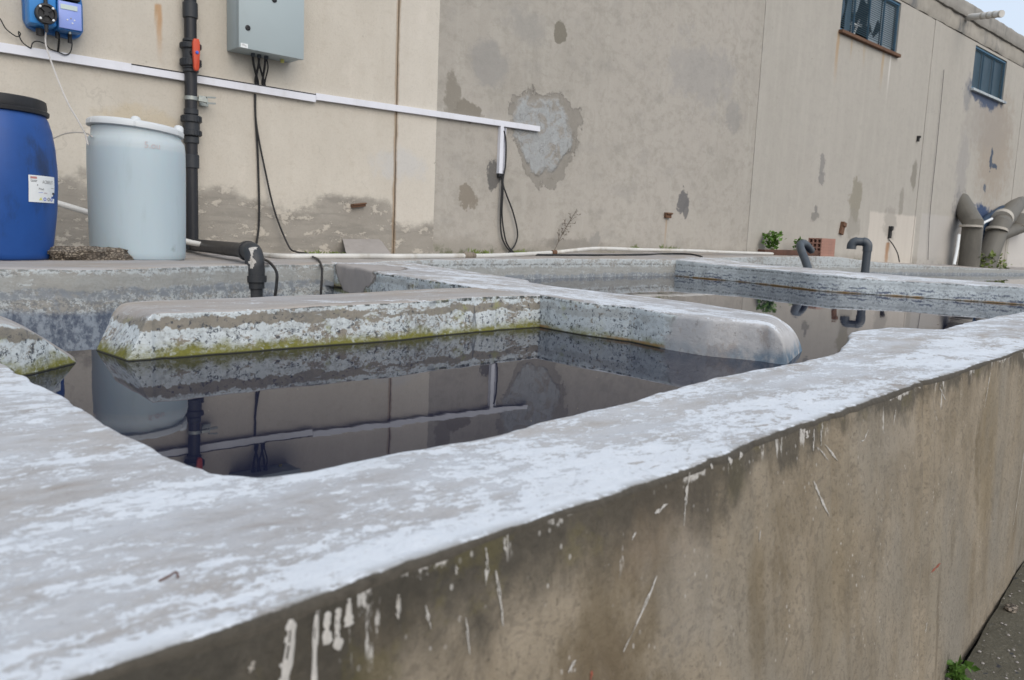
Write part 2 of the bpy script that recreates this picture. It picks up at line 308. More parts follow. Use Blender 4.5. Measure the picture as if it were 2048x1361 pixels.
# ---- long plastered wall of the factory
def wall_material(name, zone, xa, xb):
    s = M(name); s.pos
    zr = s.sub(s.Z, CZ)
    nl = s.noise((0.55, 1, 0.4), 4, 0.55); nm = s.noise((2.6, 2.6, 1.6), 6, 0.62, 3.); nv = s.noise((7, 7, 0.5), 5, 0.6, 5.); nf = s.noise(70, 4, 0.7, 7.)
    trow = s.noise((28, 28, 16), 5, .65, 8.)
    grey = s.mix(nm, (0.292, 0.27, 0.235), (0.44, 0.41, 0.366))
    grey = s.mix(s.ss(0.35, 0.65, nl), grey, (0.395, 0.365, 0.325))
    grey = s.mix(s.mul(s.ss(0.48, 0.68, nv), 0.45), grey, (0.42, 0.395, 0.35))
    grey = s.mix(s.mul(s.ss(0.54, 0.68, s.noise((1.8, 1.8, 2.4), 6, .66, 9.)), 0.45), grey, (0.30, 0.285, 0.26))
    grey = s.mix(s.mul(s.ss(.48, .66, s.noise((5, 5, 7), 7, .72, 9.5)), .40), grey, (0.255, 0.24, 0.205))
    grey = s.mix(s.mul(s.ss(.55, .70, s.noise((14, 14, 22), 6, .74, 9.7)), .35), grey, (0.40, 0.385, 0.35))
    swirl = s.ss(.52, .62, s.noise((4, 4, 4), 5, .6, 9.9, 2.2)); grey = s.mix(s.mul(swirl, .22), grey, (0.27, 0.255, 0.225))
    if zone == 'far':
        grey = s.mix(0.6, grey, s.mix(nv, (0.365, 0.345, 0.31), (0.47, 0.445, 0.40)))
    damp = remn = None
    if zone == 'cream':
        cream = s.mix(nm, (0.465, 0.425, 0.362), (0.60, 0.558, 0.488))
        cream = s.mix(s.mul(s.ss(0.5, 0.7, nv), 0.30), cream, (0.475, 0.43, 0.365))
        cream = s.mix(s.mul(s.ss(.50, .68, s.noise((9, 9, 13), 7, .74, 11.4)), .30), cream, (0.44, 0.39, 0.32))
        cream = s.mix(s.mul(s.ss(0.60, 0.72, s.noise((3, 3, 1.2), 5, .65, 11.)), 0.3), cream, (0.66, 0.60, 0.53))
        cream = s.mix(s.mul(s.ss(4.95, 5.05, s.X), 0.3), cream, (0.62, 0.58, 0.52))
        # damp zone at the foot
        zb = s.add(zr, s.mul(s.sub(s.noise((1.3, 1.3, 1.6), 7, 0.68, 13.), 0.5), 0.75))
        zb = s.add(zb, s.mul(s.ss(4.95, 5.05, s.X), 0.17))
        damp = s.mul(s.ss(0.40, 0.22, zb), s.add(.35, s.mul(s.ss(.36, .30, zb), .65)))
        dcol = s.mix(s.noise((4, 4, 6), 6, .68, 15.), (0.225, 0.206, 0.178), (0.365, 0.337, 0.295))
        strata = s.ss(0.5, 0.62, s.noise((1.2, 1.2, 9), 5, .65, 16.)); dcol = s.mix(s.mul(strata, .5), dcol, (0.215, 0.20, 0.175))
        remn = s.mul(s.ss(0.545, 0.575, s.noise((5, 5, 9), 8, 0.74, 17.)), 0.8)
        dcol = s.mix(remn, dcol, (0.50, 0.455, 0.39))
        cream = s.mix(damp, cream, dcol)
    col = cream if zone == 'cream' else grey
    # foot of the grey part
    if zone != 'cream':
        gf = s.ss(0.02, -0.16, s.add(zr, s.mul(s.sub(s.noise((2, 2, 3), 6, .7, 21.), .5), 0.35)))
        col = s.mix(s.mul(gf, 0.55), col, (0.24, 0.22, 0.185))
        gfoot = s.mul(s.ss(-0.10, -0.22, s.add(zr, s.mul(s.sub(s.noise(8, 6, .7, 22.), .5), 0.22))), s.ss(.5, .62, s.noise(5, 5, .7, 23.)))
        col = s.mix(s.mul(gfoot, 0.7), col, (0.07, 0.085, 0.03))
    wob = s.vm('MULTIPLY', s.vm('SUBTRACT', s.noise(4.5, 8, 0.70, 25., color=True), (0.5, 0.5, 0.5)), (1, 0, 1))
    wob2 = s.vm('MULTIPLY', s.vm('SUBTRACT', s.noise(3, 5, 0.6, 27., color=True), (0.5, 0.5, 0.5)), (1, 0, 1))
    def patch(px, py, rx, rz, amp=0.9, soft=0.12, w=None, tilt=None):
        p = at_y(px, py, WALL_Y)
        if not xa - rx < p.x < xb + rx: return None
        v = s.vm('MULTIPLY', s.vm('SUBTRACT', s._pos, (p.x, p.y, p.z)), (1 / rx, 0, 1 / rz))
        v = s.vm('ADD', v, s.vm('MULTIPLY', w or wob, (amp * 2.6, 0, amp * 2.6)))
        return s.ss(1 + soft, 1 - soft, s.vm('LENGTH', v, (0, 0, 0)))
    hgt = nf
    for (px, py, rx, rz, colr, am, amp, soft) in [
        (980, 128, .27, .26, (0.33, 0.32, 0.305), .6, 1.0, .3), (1120, 66, .12, .13, (0.23, 0.21, 0.17), .9, .7, .08),
        (1050, 52, .30, .20, (0.34, 0.33, 0.31), .5, 1.2, .4), (905, 190, .11, .26, (0.27, 0.245, 0.205), .8, 1.0, .15),
        (935, 222, .20, .12, (0.25, 0.225, 0.185), .85, 1.0, .12), (937, 395, .15, .14, (0.27, 0.235, 0.19), .85, 1.2, .08),
        (988, 352, .135, .20, (0.13, 0.125, 0.12), .85, .9, .08), (1365, 405, .17, .18, (0.17, 0.165, 0.165), .9, 1.1, .07),
        (1372, 418, .07, .15, (0.17, 0.165, 0.165), .85, 1.1, .1),
        (1470, 235, .24, .28, (0.32, 0.31, 0.295), .55, 1.3, .3), (1400, 150, .9, .45, (0.36, 0.35, 0.34), .45, 1.5, .35),
        (1712, 400, .25, .42, (0.30, 0.275, 0.215), .75, .9, .15), (1706, 452, .28, .30, (0.32, 0.30, 0.26), .6, .9, .3), (1828, 355, .14, .3, (0.27, 0.25, 0.21), .8, .9, .2),
        (1803, 402, .12, .28, (0.31, 0.29, 0.25), .7, .9, .25), (1645, 327, .09, .17, (0.27, 0.26, 0.25), .75, 1.3, .12), (1642, 355, .12, .15, (0.27, 0.26, 0.25), .75, 1.3, .12),
        (1630, 433, .16, .09, (0.25, 0.24, 0.22), .8, 1.4, .12), (1632, 418, .06, .08, (0.24, 0.23, 0.22), .8, 1.4, .12),
        (1135, 488, .6, .07, (0.27, 0.25, 0.22), .6, 1.3, .3), (1190, 478, .10, .1, (0.29, 0.28, 0.26), .6, 1.3, .25),
        (800, 330, .35, .16, (0.60, 0.60, 0.60), .5, 1.2, .4), (270, 245, .3, .12, (0.62, 0.52, 0.36), .5, 1.2, .4),
        (1990, 300, 1.2, 1.35, (0.34, 0.27, 0.205), .5, .8, .45), (1975, 250, 1.5, .6, (0.36, 0.33, 0.30), .5, .8, .5),
        (1925, 330, .35, .8, (0.32, 0.31, 0.31), .45, 1., .4),
        (1960, 440, 1.0, .36, (0.03, 0.07, 0.17), .92, .8, .2), (1920, 425, .5, .5, (0.20, 0.20, 0.215), .6, 1., .3),
        (1982, 322, .10, .22, (0.06, 0.09, 0.14), .9, 1.6, .1), (1988, 333, .2, .07, (0.06, 0.09, 0.14), .9, 1.6, .1), (1970, 377, .1, .1, (0.09, 0.12, 0.17), .8, 1.6, .15),
        (1972, 192, 1.15, .26, (0.045, 0.08, 0.16), .85, 1.0, .25), (1935, 190, .25, .4, (0.22, 0.23, 0.25), .5, 1.0, .3)]:
        k = patch(px, py, rx, rz, amp, soft)
        if k is None: continue
        k = s.mul(k, s.ss(.05, .36, s.noise((11, 11, 11), 5, .7, 28.)))
        col = s.mix(s.mul(k, min(.95, am * 1.05)), col, tuple(c_ * .82 for c_ in colr))
    # lighter rectangles of newer plaster low on the far panels
    if zone == 'far':
        def rect(px0, py0, px1, py1):
            p, q = at_y(px0, py0, WALL_Y), at_y(px1, py1, WALL_Y)
            xx = s.add(s.X, s.mul(s.sub(s.noise((2, 2, 5), 5, .6, 29.), .5), .14)); zz = s.add(s.Z, s.mul(s.sub(s.noise((5, 2, 2), 5, .6, 30.), .5), .10))
            return s.mul(s.mul(s.ss(p.x, p.x + .05, xx), s.ss(q.x, q.x - .05, xx)), s.ss(p.z + .0, p.z - .06, zz))
        col = s.mix(s.mul(rect(1740, 420, 1824, 520), .8), col, s.mix(nv, (0.51, 0.465, 0.41), (0.60, 0.555, 0.495)))
        col = s.mix(s.mul(rect(1842, 424, 1925, 520), .55), col, (0.46, 0.44, 0.42))
        col = s.mix(s.mul(rect(2022, 440, 2160, 520), .7), col, (0.56, 0.54, 0.52))
        k = patch(1780, 450, .30, .36, 1.2, .25); col = col if k is None else s.mix(s.mul(k, .6), col, (0.30, 0.28, 0.25))
    # big shield of bare render
    if zone == 'grey':
        p = at_y(1094, 283, WALL_Y)
        v0 = s.vm('SUBTRACT', s._pos, (p.x, p.y, p.z)); sp = s.N.new('ShaderNodeSeparateXYZ'); s.L.new(v0, sp.inputs[0])
        zz = s.m('DIVIDE', sp.outputs[2], 0.60); wdt = s.add(0.60, s.mul(s.m('MINIMUM', zz, 0.4), 0.28))
        cmb = s.N.new('ShaderNodeCombineXYZ'); s.L.new(s.m('DIVIDE', sp.outputs[0], wdt), cmb.inputs[0]); s.L.new(zz, cmb.inputs[2])
        v = s.vm('ADD', cmb.outputs[0], s.vm('ADD', s.vm('MULTIPLY', wob, (1.1, 0, 1.1)), s.vm('MULTIPLY', wob2, (.5, 0, .5))))
        L = s.vm('LENGTH', v, (0, 0, 0)); ring = s.ss(1.04, 1.0, L)
        vin = s.vm('ADD', s.vm('ADD', cmb.outputs[0], (0.10, 0, -0.06)), s.vm('MULTIPLY', wob2, (1.0, 0, 1.0)))
        Li = s.vm('LENGTH', vin, (0, 0, 0)); inner = s.mul(s.ss(0.90, 0.72, Li), ring)
        col = s.mix(s.mul(ring, 0.85), col, s.mix(s.noise(9, 5, .7, 33.), (0.19, 0.175, 0.15), (0.29, 0.27, 0.24)))
        inc = s.mix(s.noise((6, 6, 4), 7, .74, 35., 1.2), (0.25, 0.25, 0.24), (0.45, 0.475, 0.49))
        inc = s.mix(s.mul(s.ss(.50, .62, s.noise(4.5, 6, .7, 36., 1.)), .7), inc, (0.28, 0.25, 0.21))
        col = s.mix(s.mul(inner, 0.95), col, inc)
        crk = s.ss(0.035, 0.012, s.voro(3.2, 'DISTANCE_TO_EDGE', s.vm('ADD', s._pos, s.vm('MULTIPLY', wob, (.5, 0, .5)))))
        col = s.mix(s.mul(s.mul(s.mul(crk, ring), s.ss(.45, .6, s.noise(4, 4, .6, 37.))), .45), col, (0.13, 0.115, 0.095))
    if zone == 'cream':
        jx = s.m('ABSOLUTE', s.sub(s.add(s.X, s.mul(s.sub(s.noise((3, 3, 4), 6, .7, 65.), .5), .05)), 5.0)); col = s.mix(s.mul(s.ss(.035, .004, jx), .7), col, (0.26, 0.175, 0.10))
    # rust and pale runs
    def run(px, py0, length, wdt_, colr, am):
        p = at_y(px, py0, WALL_Y)
        if not xa - .3 < p.x < xb + .3: return col
        xx = s.add(s.X, s.mul(s.sub(s.noise((2, 2, 3), 4, .6, px * .01), .5), wdt_ * 1.2))
        k = s.mul(s.ss(wdt_, wdt_ * .2, s.m('ABSOLUTE', s.sub(xx, p.x))), s.mul(s.ss(p.z, p.z - .03, s.Z), s.ss(p.z - length, p.z - length * .2, s.Z)))
        return s.mix(s.mul(k, am), col, colr)
    for a in [(1678, 62, 1.1, .09, (0.38, 0.22, 0.08), .55), (1705, 72, .5, .06, (0.38, 0.24, 0.10), .4), (1768, 100, .9, .09, (0.40, 0.27, 0.13), .5),
              (1782, 106, 1.1, .05, (0.62, 0.60, 0.57), .7), (1730, 84, .6, .08, (0.40, 0.30, 0.18), .35), (318, 5, .55, .035, (0.42, 0.20, 0.05), .65), (311, 5, .25, .02, (0.42, 0.22, 0.07), .6),
              (1776, 484, .9, .14, (0.30, 0.15, 0.06), .8), (1333, 436, .6, .03, (0.36, 0.24, 0.13), .5), (1950, 430, 1.6, .3, (0.08, 0.11, 0.18), .5)]:
        col = run(*a)
    # hairline cracks
    hc = s.mul(s.ss(0.006, 0.002, s.voro((0.8, 0.8, 0.55), 'DISTANCE_TO_EDGE', s.vm('ADD', s._pos, s.vm('MULTIPLY', wob2, (.8, 0, .8))))), s.ss(.5, .62, s.noise(.8, 3, .5, 44.)))
    col = s.mix(s.mul(hc, .16), col, (0.2, 0.18, 0.15))
    pit = s.mul(s.ss(0.075, 0.045, s.voro(6.5)), s.ss(0.58, 0.64, s.noise(2.2, 3, .6, 47.)))
    col = s.mix(s.mul(pit, .6), col, (0.14, 0.125, 0.10))
    col = s.mix(s.mul(s.ss(0.55, 0.75, nf), 0.16), col, (0.24, 0.21, 0.17))
    tex = s.noise((55, 55, 48), 7, .78, 61.); col = s.mix(s.mul(s.ss(.50, .66, tex), .16), col, (0.22, 0.20, 0.165)); col = s.mix(s.mul(s.ss(.56, .70, s.noise((26, 26, 40), 7, .76, 62.)), .16), col, (0.56, 0.53, 0.48))
    hh = s.add(s.add(s.mul(nm, .5), s.add(s.mul(trow, .30), s.mul(tex, .35))), s.add(s.mul(nf, .12), s.mul(ring, -0.6) if zone == 'grey' else 0.0))
    if zone == 'grey': hh = s.add(hh, s.mul(s.mul(inner, s.noise(7, 7, .74, 50.)), 3.2))
    if zone == 'cream': hh = s.add(hh, s.mul(remn, s.mul(damp, .25)))
    return s.done(col, 0.9, s.bump(hh, 0.75, 0.014))

def water_material():
    s = M('dark_dyed_water'); s.pos
    n = s.noise((5.0, 1.6, 1), 3, 0.5); n2 = s.noise((16, 7, 1), 3, 0.5, 4.)
    amp = s.ss(0.40, 0.65, s.noise((0.8, 0.8, 1), 2, .5, 8.))
    b = s.bump(s.add(s.mul(n, .36), s.mul(n2, s.mul(amp, 0.14))), 0.075, 0.012)
    s.b.inputs['Specular IOR Level'].default_value = 0.5
    return s.done((0.009, 0.011, 0.026), 0.012, b, IOR=1.195)

def ground_material():
    s = M('worn_yard_concrete'); s.pos
    n = s.noise(6, 6, .65); f = s.noise(90, 5, .75, 3.)
    c = s.mix(n, (0.075, 0.068, 0.05), (0.17, 0.155, 0.115))
    c = s.mix(s.mul(s.ss(.55, .7, f), .6), c, (0.30, 0.28, 0.24))
    c = s.mix(s.mul(s.ss(.60, .66, s.noise(22, 5, .7, 5.)), .8), c, (0.035, 0.04, 0.055))
    c = s.mix(s.mul(s.ss(.55, .7, s.noise(2.2, 4, .6, 6.)), .4), c, (0.13, 0.125, 0.06))
    c = s.mix(s.ss(1.2, 4.0, s.vm('LENGTH', s.vm('SUBTRACT', s._pos, (1.5, 0.4, 0)), (0, 0, 0))), c, (0.26, 0.245, 0.22))
    return s.done(c, .9, s.bump(s.add(n, s.mul(f, .6)), .8, .02))

MAT = {}
MAT['rim'] = tank_material('limewashed_rim_concrete', 0.515, 0.7, 0.1, has_outer=True, along=(13, 26, 14), veil_amt=.42)
MAT['outer'] = outer_material('mouldy_outer_plaster')
MAT['divider'] = tank_material('mossy_divider_concrete', 0.24, 1.0, 0.12, white=0.42, along=(6, 16, 8), veil_amt=.15)
MAT['cross'] = tank_material('cross_divider_concrete', 0.46, 0.75, 0.08, rust=0.9, band=0.35, white=0.95, along=(18, 5, 8), bare_end=(2.6, 1.86), veil_amt=.35)
MAT['ledge'] = tank_material('ledge_concrete', 0.0, 0.0, 1.0, white=0.45, band=0.0, deep=True, veil_amt=.1)
MAT['farrim'] = tank_material('far_rim_concrete', 0.42, 0.0, 0.8, rust=1.0, band=0.0, white=1.05, along=(16, 5, 8))
for zn, (xa_, xb_) in {'cream': (-7, 5.55), 'grey': (5.55, 12.15), 'far': (12.15, 19.2), 'far2': (19.2, 40)}.items():
    MAT['wall_' + zn] = wall_material('stained_plaster_' + zn, zn[:3] if zn.startswith('far') else zn, xa_, xb_)
MAT['water'] = water_material()
MAT['ground'] = ground_material()
MAT['soil'] = simple('dark_soil', (0.03, 0.027, 0.022), .95, .4, 30, .5)
MAT['beam'] = simple('crumbling_concrete', (0.33, 0.305, 0.265), .92, .3, 3.0, .6, (0.10, 0.11, 0.125), .75)
MAT['coping'] = simple('weathered_coping', (0.27, 0.255, 0.23), .92, .3, 4.0, .6, (0.08, 0.08, 0.08), .7)
MAT['joint'] = simple('brown_joint_dirt', (0.20, 0.14, 0.09), .95, .5, 9, .5, (0.05, 0.04, 0.03), .8)
MAT['mortar'] = simple('grey_mortar', (0.34, 0.305, 0.285), .9, .15, 8, .4, (0.25, 0.23, 0.22), .4)
MAT['dark'] = simple('dark_interior', (0.03, 0.03, 0.03), .9, .3, 3)  # near-black: stands for shade in openings; also the pump flap
MAT['blueframe'] = simple('blue_window_paint', (0.045, 0.13, 0.215), .5, .25, 8, 0, (0.02, 0.05, 0.09), .5)
MAT['stainsill'] = simple('stained_sill', (0.42, 0.46, 0.48), .8, .2, 6, .3, (0.06, 0.09, 0.15), .7)
MAT['wire'] = simple('dark_wire', (0.035, 0.075, 0.105), .6, .3, 12)
MAT['rustmetal'] = simple('rusty_iron', (0.135, 0.072, 0.042), .85, .45, 14, .4, (0.07, 0.035, 0.02), .6)
MAT['glass'] = simple('dusty_glass', (0.33, 0.38, 0.41), .25, .3, 2.5, 0, (0.12, 0.13, 0.14), .5, .5)
MAT['blueglass'] = simple('dusty_blue_glass', (0.075, 0.135, 0.185), .25, .3, 2.0, 0, (0.07, 0.11, 0.15), .5, .5)
MAT['drum'] = simple('blue_drum_plastic', (0.011, 0.064, 0.255), .42, .18, 9, 0, (0.012, 0.024, 0.06), .8, .4)
MAT['navy'] = simple('navy_plastic', (0.016, 0.042, 0.085), .6, .4, 5, 0, (0.05, 0.07, 0.10), .5)
MAT['black'] = simple('black_plastic', (0.016, 0.016, 0.018), .5, .25, 20, 0, (0.05, 0.05, 0.05), .3, .4)
MAT['pvcfit'] = simple('pvc_fitting', (0.026, 0.029, 0.034), .5, .2, 14, 0, (0.07, 0.07, 0.07), .4, .4)
MAT['pvc'] = simple('black_pvc', (0.014, 0.0145, 0.018), .45, .25, 14, 0, (0.045, 0.043, 0.042), .4, .45)
MAT['pvcmid'] = simple('grey_pvc', (0.055, 0.067, 0.080), .45, .15, 10, 0, (0.13, 0.13, 0.13), .3, .45)
MAT['duct'] = simple('brownish_grey_duct', (0.135, 0.125, 0.105), .6, .2, 3, 0, (0.075, 0.07, 0.06), .6)
MAT['ring'] = simple('pale_flange', (0.42, 0.39, 0.34), .7, .15, 6)
MAT['red'] = simple('red_orange_handle', (0.52, 0.065, 0.025), .45, .15, 20)
MAT['bluecap'] = simple('blue_cap', (0.04, 0.12, 0.55), .4, .1, 20)
MAT['steel'] = simple('zinc_steel', (0.32, 0.34, 0.32), .45, .3, 25, 0, (0.12, 0.13, 0.12), .5, .5, Metallic=0.6)
MAT['cabinet'] = simple('pale_grey_enamel', (0.36, 0.42, 0.435), .5, .05, 3, 0, (0.31, 0.35, 0.355), .5, .4)
MAT['trunk'] = simple('white_trunking_plastic', (0.68, 0.69, 0.74), .5, .05, 8, 0, (0.5, 0.49, 0.48), .3)
MAT['white'] = simple('white_sticker', (0.72, 0.74, 0.74), .5, .06, 30)
MAT['ink'] = simple('black_ink', (0.05, 0.05, 0.055), .6, .2, 30)
MAT['greyink'] = simple('grey_ink', (0.30, 0.30, 0.30), .6, .2, 30)
MAT['redink'] = simple('faded_red_ink', (0.46, 0.22, 0.20), .6, .3, 60)
MAT['blueink'] = simple('blue_ink', (0.22, 0.27, 0.60), .6, .2, 60)
MAT['yellowink'] = simple('yellow_ink', (0.62, 0.60, 0.18), .6, .2, 60)
MAT['pinkink'] = simple('faded_pink_marker', (0.52, 0.46, 0.47), .6, .2, 60)
MAT['pump'] = simple('blue_pump_housing', (0.015, 0.135, 0.40), .4, .12, 12, 0, (0.012, 0.07, 0.22), .4, .45)
MAT['pumpface'] = simple('light_blue_pump_face', (0.035, 0.22, 0.56), .4, .1, 12)
MAT['panel'] = simple('lilac_blue_panel', (0.26, 0.34, 0.72), .3, .08, 12)
MAT['display'] = simple('pale_lcd', (0.50, 0.58, 0.56), .3, .06, 30)
MAT['tube'] = simple('translucent_tube', (0.50, 0.48, 0.46), .4, .1, 20)
MAT['hose'] = simple('white_hose_plastic', (0.58, 0.57, 0.54), .5, .1, 10, 0, (0.36, 0.31, 0.24), .5)
MAT['cable'] = simple('black_cable_rubber', (0.012, 0.012, 0.013), .5, .2, 30)
MAT['lid'] = simple('milky_lid_plastic', (0.56, 0.585, 0.60), .45, .06, 8, 0, (0.46, 0.45, 0.43), .35)
MAT['wood'] = simple('old_brown_timber', (0.10, 0.05, 0.035), .85, .35, 9, .4, (0.04, 0.025, 0.02), .5)
MAT['brick'] = simple('hollow_clay_brick', (0.36, 0.20, 0.155), .9, .15, 12, .4, (0.28, 0.17, 0.14), .4)
MAT['slab'] = simple('rough_aggregate', (0.22, 0.185, 0.145), .95, .3, 30, .8, (0.09, 0.07, 0.055), .5)
def pebble():
    s = M('pebbly_concrete'); s.pos
    v = s.voro((44, 44, 60), 'F1', None, 'Color'); d = s.voro((44, 44, 60), 'DISTANCE_TO_EDGE')
    sp_ = s.N.new('ShaderNodeSeparateColor'); s.L.new(v, sp_.inputs[0])
    c = s.mix(sp_.outputs[0], (0.17, 0.14, 0.11), (0.34, 0.29, 0.23)); c = s.mix(s.mul(s.ss(.08, .02, d), .6), c, (0.08, 0.065, 0.05)); c = s.mix(s.mul(s.ss(.45, .6, s.noise(9, 5, .7)), .7), c, (0.24, 0.205, 0.17))
    return s.done(c, .95, s.bump(s.ss(0, .2, d), .9, .02))
MAT['pebble'] = pebble()
MAT['flagstone'] = simple('grey_flagstone', (0.31, 0.285, 0.265), .9, .15, 10, .4, (0.24, 0.215, 0.195), .5)
MAT['leaf'] = simple('green_leaf', (0.085, 0.17, 0.025), .55, .5, 14, 0, (0.035, 0.085, 0.015), .6)
MAT['leaf2'] = simple('yellow_green_leaf', (0.13, 0.17, 0.035), .55, .5, 9, 0, (0.05, 0.075, 0.02), .6)
MAT['flower'] = simple('yellow_flower', (0.55, 0.45, 0.03), .6, .2, 20)
MAT['dry'] = simple('dry_weed', (0.085, 0.065, 0.045), .9, .3, 30)
MAT['splash'] = simple('dried_lime_splash', (0.47, 0.45, 0.42), .9, .3, 120, .3, (0.24, 0.21, 0.17), .7)
MAT['twig'] = simple('reddish_twig', (0.12, 0.065, 0.05), .8, .3, 60)
MAT['redmark'] = simple('red_crayon', (0.27, 0.08, 0.05), .8, .2, 60)
MAT['spout'] = simple('whitewashed_spout', (0.62, 0.60, 0.56), .7, .15, 5, 0, (0.33, 0.29, 0.24), .5)
def tank_plastic():
    s = M('translucent_tank_plastic'); s.pos
    lv = s.ss(CZ + 0.468, CZ + 0.494, s.add(s.Z, s.mul(s.sub(s.noise(3, 2, .5), .5), .006)))
    n = s.noise((6, 6, 1.2), 4, .6)
    liq = s.mix(n, (0.385, 0.465, 0.51), (0.435, 0.515, 0.555)); air = s.mix(n, (0.435, 0.50, 0.53), (0.49, 0.55, 0.575))
    c = s.mix(lv, liq, air)
    c = s.mix(s.mul(s.ss(.56, .72, s.noise((12, 12, 2.0), 6, .7, 3.)), .22), c, (0.28, 0.34, 0.34))
    for px, py, r, am in [(338, 495, .03, .7), (315, 468, .022, .6), (312, 488, .016, .6), (341, 505, .016, .8), (330, 482, .02, .35), (345, 440, .02, .3)]:
        p = at_y(px, py, 5.75)
        v = s.vm('ADD', s.vm('MULTIPLY', s.vm('SUBTRACT', s._pos, (p.x, p.y, p.z)), (1, .6, .7)), s.vm('MULTIPLY', s.vm('SUBTRACT', s.noise(25, 5, .7, 4., color=True), (.5, .5, .5)), (.06, .06, .06)))
        c = s.mix(s.mul(s.ss(r * 1.5, r * .4, s.vm('LENGTH', v, (0, 0, 0))), am), c, (0.13, 0.13, 0.10))
    return s.done(c, .42, None, Subsurface_Weight=0.12)
MAT['tankplastic'] = tank_plastic()

# ------------------------------------------------------------------ mesh helpers
class MB:
    """collects polygons and links them as one mesh object"""
    def __init__(s): s.v = []; s.f = []; s.mi = []
    def add(s, vs, fs, mi=0):
        o = len(s.v); s.v += [tuple(v) for v in vs]; s.f += [tuple(i + o for i in f) for f in fs]; s.mi += [mi] * len(fs)
        return s
    def box(s, lo, hi, mi=0, mat=None):
        x0, y0, z0 = lo; x1, y1, z1 = hi
        vs = [(x0, y0, z0), (x1, y0, z0), (x1, y1, z0), (x0, y1, z0), (x0, y0, z1), (x1, y0, z1), (x1, y1, z1), (x0, y1, z1)]
        if mat is not None: vs = [mat @ Vector(v) for v in vs]
        return s.add(vs, [(0, 3, 2, 1), (4, 5, 6, 7), (0, 1, 5, 4), (1, 2, 6, 5), (2, 3, 7, 6), (3, 0, 4, 7)], mi)
    def bar(s, p, q, w, d, up=(0, 0, 1), mi=0):
        p, q = Vector(p), Vector(q); t = (q - p).normalized(); a = t.cross(Vector(up)).normalized(); b = a.cross(t)
        vs = []
        for c in (p, q):
            for i, j in ((-1, -1), (1, -1), (1, 1), (-1, 1)): vs.append(c + a * (i * w / 2) + b * (j * d / 2))
        return s.add(vs, [(0, 1, 2, 3), (7, 6, 5, 4), (0, 4, 5, 1), (1, 5, 6, 2), (2, 6, 7, 3), (3, 7, 4, 0)], mi)
    def tube(s, pts, r, n=10, mi=0, caps=True):
        pts = [Vector(p) for p in pts]; k = len(pts); rs = r if isinstance(r, (list, tuple)) else [r] * k
        T = [(pts[min(i + 1, k - 1)] - pts[max(i - 1, 0)]).normalized() for i in range(k)]
        ref = Vector((0, 0, 1)) if abs(T[0].z) < .9 else Vector((1, 0, 0))
        a = T[0].cross(ref).normalized(); vs = []
        for i in range(k):
            a = (a - T[i] * a.dot(T[i])).normalized(); b = T[i].cross(a)
            for j in range(n):
                t = 2 * math.pi * j / n; vs.append(pts[i] + (a * math.cos(t) + b * math.sin(t)) * rs[i])
        fs = [(i * n + j, i * n + (j + 1) % n, (i + 1) * n + (j + 1) % n, (i + 1) * n + j) for i in range(k - 1) for j in range(n)]
        if caps: fs += [tuple(range(n))[::-1], tuple(range((k - 1) * n, k * n))]
        return s.add(vs, fs, mi)
    def lathe(s, prof, c=(0, 0, 0), n=48, mi=0, axis=None):
        """prof: (radius, height) pairs; axis matrix optional"""
        vs = []; k = len(prof)
        for r, z in prof:
            for j in range(n):
                t = 2 * math.pi * j / n; v = Vector((r * math.cos(t), r * math.sin(t), z))
                vs.append((axis @ v if axis is not None else v) + Vector(c))
        fs = [(i * n + j, i * n + (j + 1) % n, (i + 1) * n + (j + 1) % n, (i + 1) * n + j) for i in range(k - 1) for j in range(n)]
        fs += [tuple(range(n))[::-1], tuple(range((k - 1) * n, k * n))]
        return s.add(vs, fs, mi)
    def poly(s, pts, mi=0): return s.add(pts, [tuple(range(len(pts)))], mi)
    def build(s, name, mat, parent=None, smooth=True, bevel=0.0, ang=40):
        me = bpy.data.meshes.new(name); me.from_pydata(s.v, [], s.f)
        mats = mat if isinstance(mat, list) else [mat]
        for m_ in mats: me.materials.append(MAT[m_] if isinstance(m_, str) else m_)
        if len(mats) > 1: me.polygons.foreach_set('material_index', s.mi)
        o = bpy.data.objects.new(name, me); COL.objects.link(o)
        bm = bmesh.new(); bm.from_mesh(me)
        bmesh.ops.recalc_face_normals(bm, faces=bm.faces)
        if bevel > 0:
            es = [e for e in bm.edges if len(e.link_faces) == 2 and e.calc_face_angle(0) > 0.6]
            bmesh.ops.bevel(bm, geom=es, offset=bevel, segments=2, profile=0.5, affect='EDGES', clamp_overlap=True)
        bm.to_mesh(me); bm.free()
        if smooth:
            me.polygons.foreach_set('use_smooth', [True] * len(me.polygons))
            me.set_sharp_from_angle(angle=math.radians(ang))
        if parent is not None:
            o.parent = parent; o.matrix_parent_inverse = parent.matrix_world.inverted() if False else Matrix.Translation(-parent.location)
        return o
def tag(o, label=None, cat=None, group=None, kind=None):
    if label: o['label'] = label
    if cat: o['category'] = cat
    if group: o['group'] = group
    if kind: o['kind'] = kind
    return o
def thing(name, loc, label, cat, group=None):
    e = bpy.data.objects.new(name, None); COL.objects.link(e); e.location = loc; e.empty_display_size = .1
    return tag(e, label, cat, group)
def rel(o, parent):
    o.parent = parent; o.matrix_parent_inverse = Matrix.Translation(-parent.location); return o
def smooth_path(pts, n=12):
    P = [Vector(p) for p in pts]; out = []
    for i in range(len(P) - 1):
        p0, p1, p2, p3 = P[max(i - 1, 0)], P[i], P[i + 1], P[min(i + 2, len(P) - 1)]
        for k in range(n):
            t = k / n
            out.append(0.5 * ((2 * p1) + (p2 - p0) * t + (2 * p0 - 5 * p1 + 4 * p2 - p3) * t * t + (3 * p1 - p0 - 3 * p2 + p3) * t ** 3))
    return out + [P[-1]]
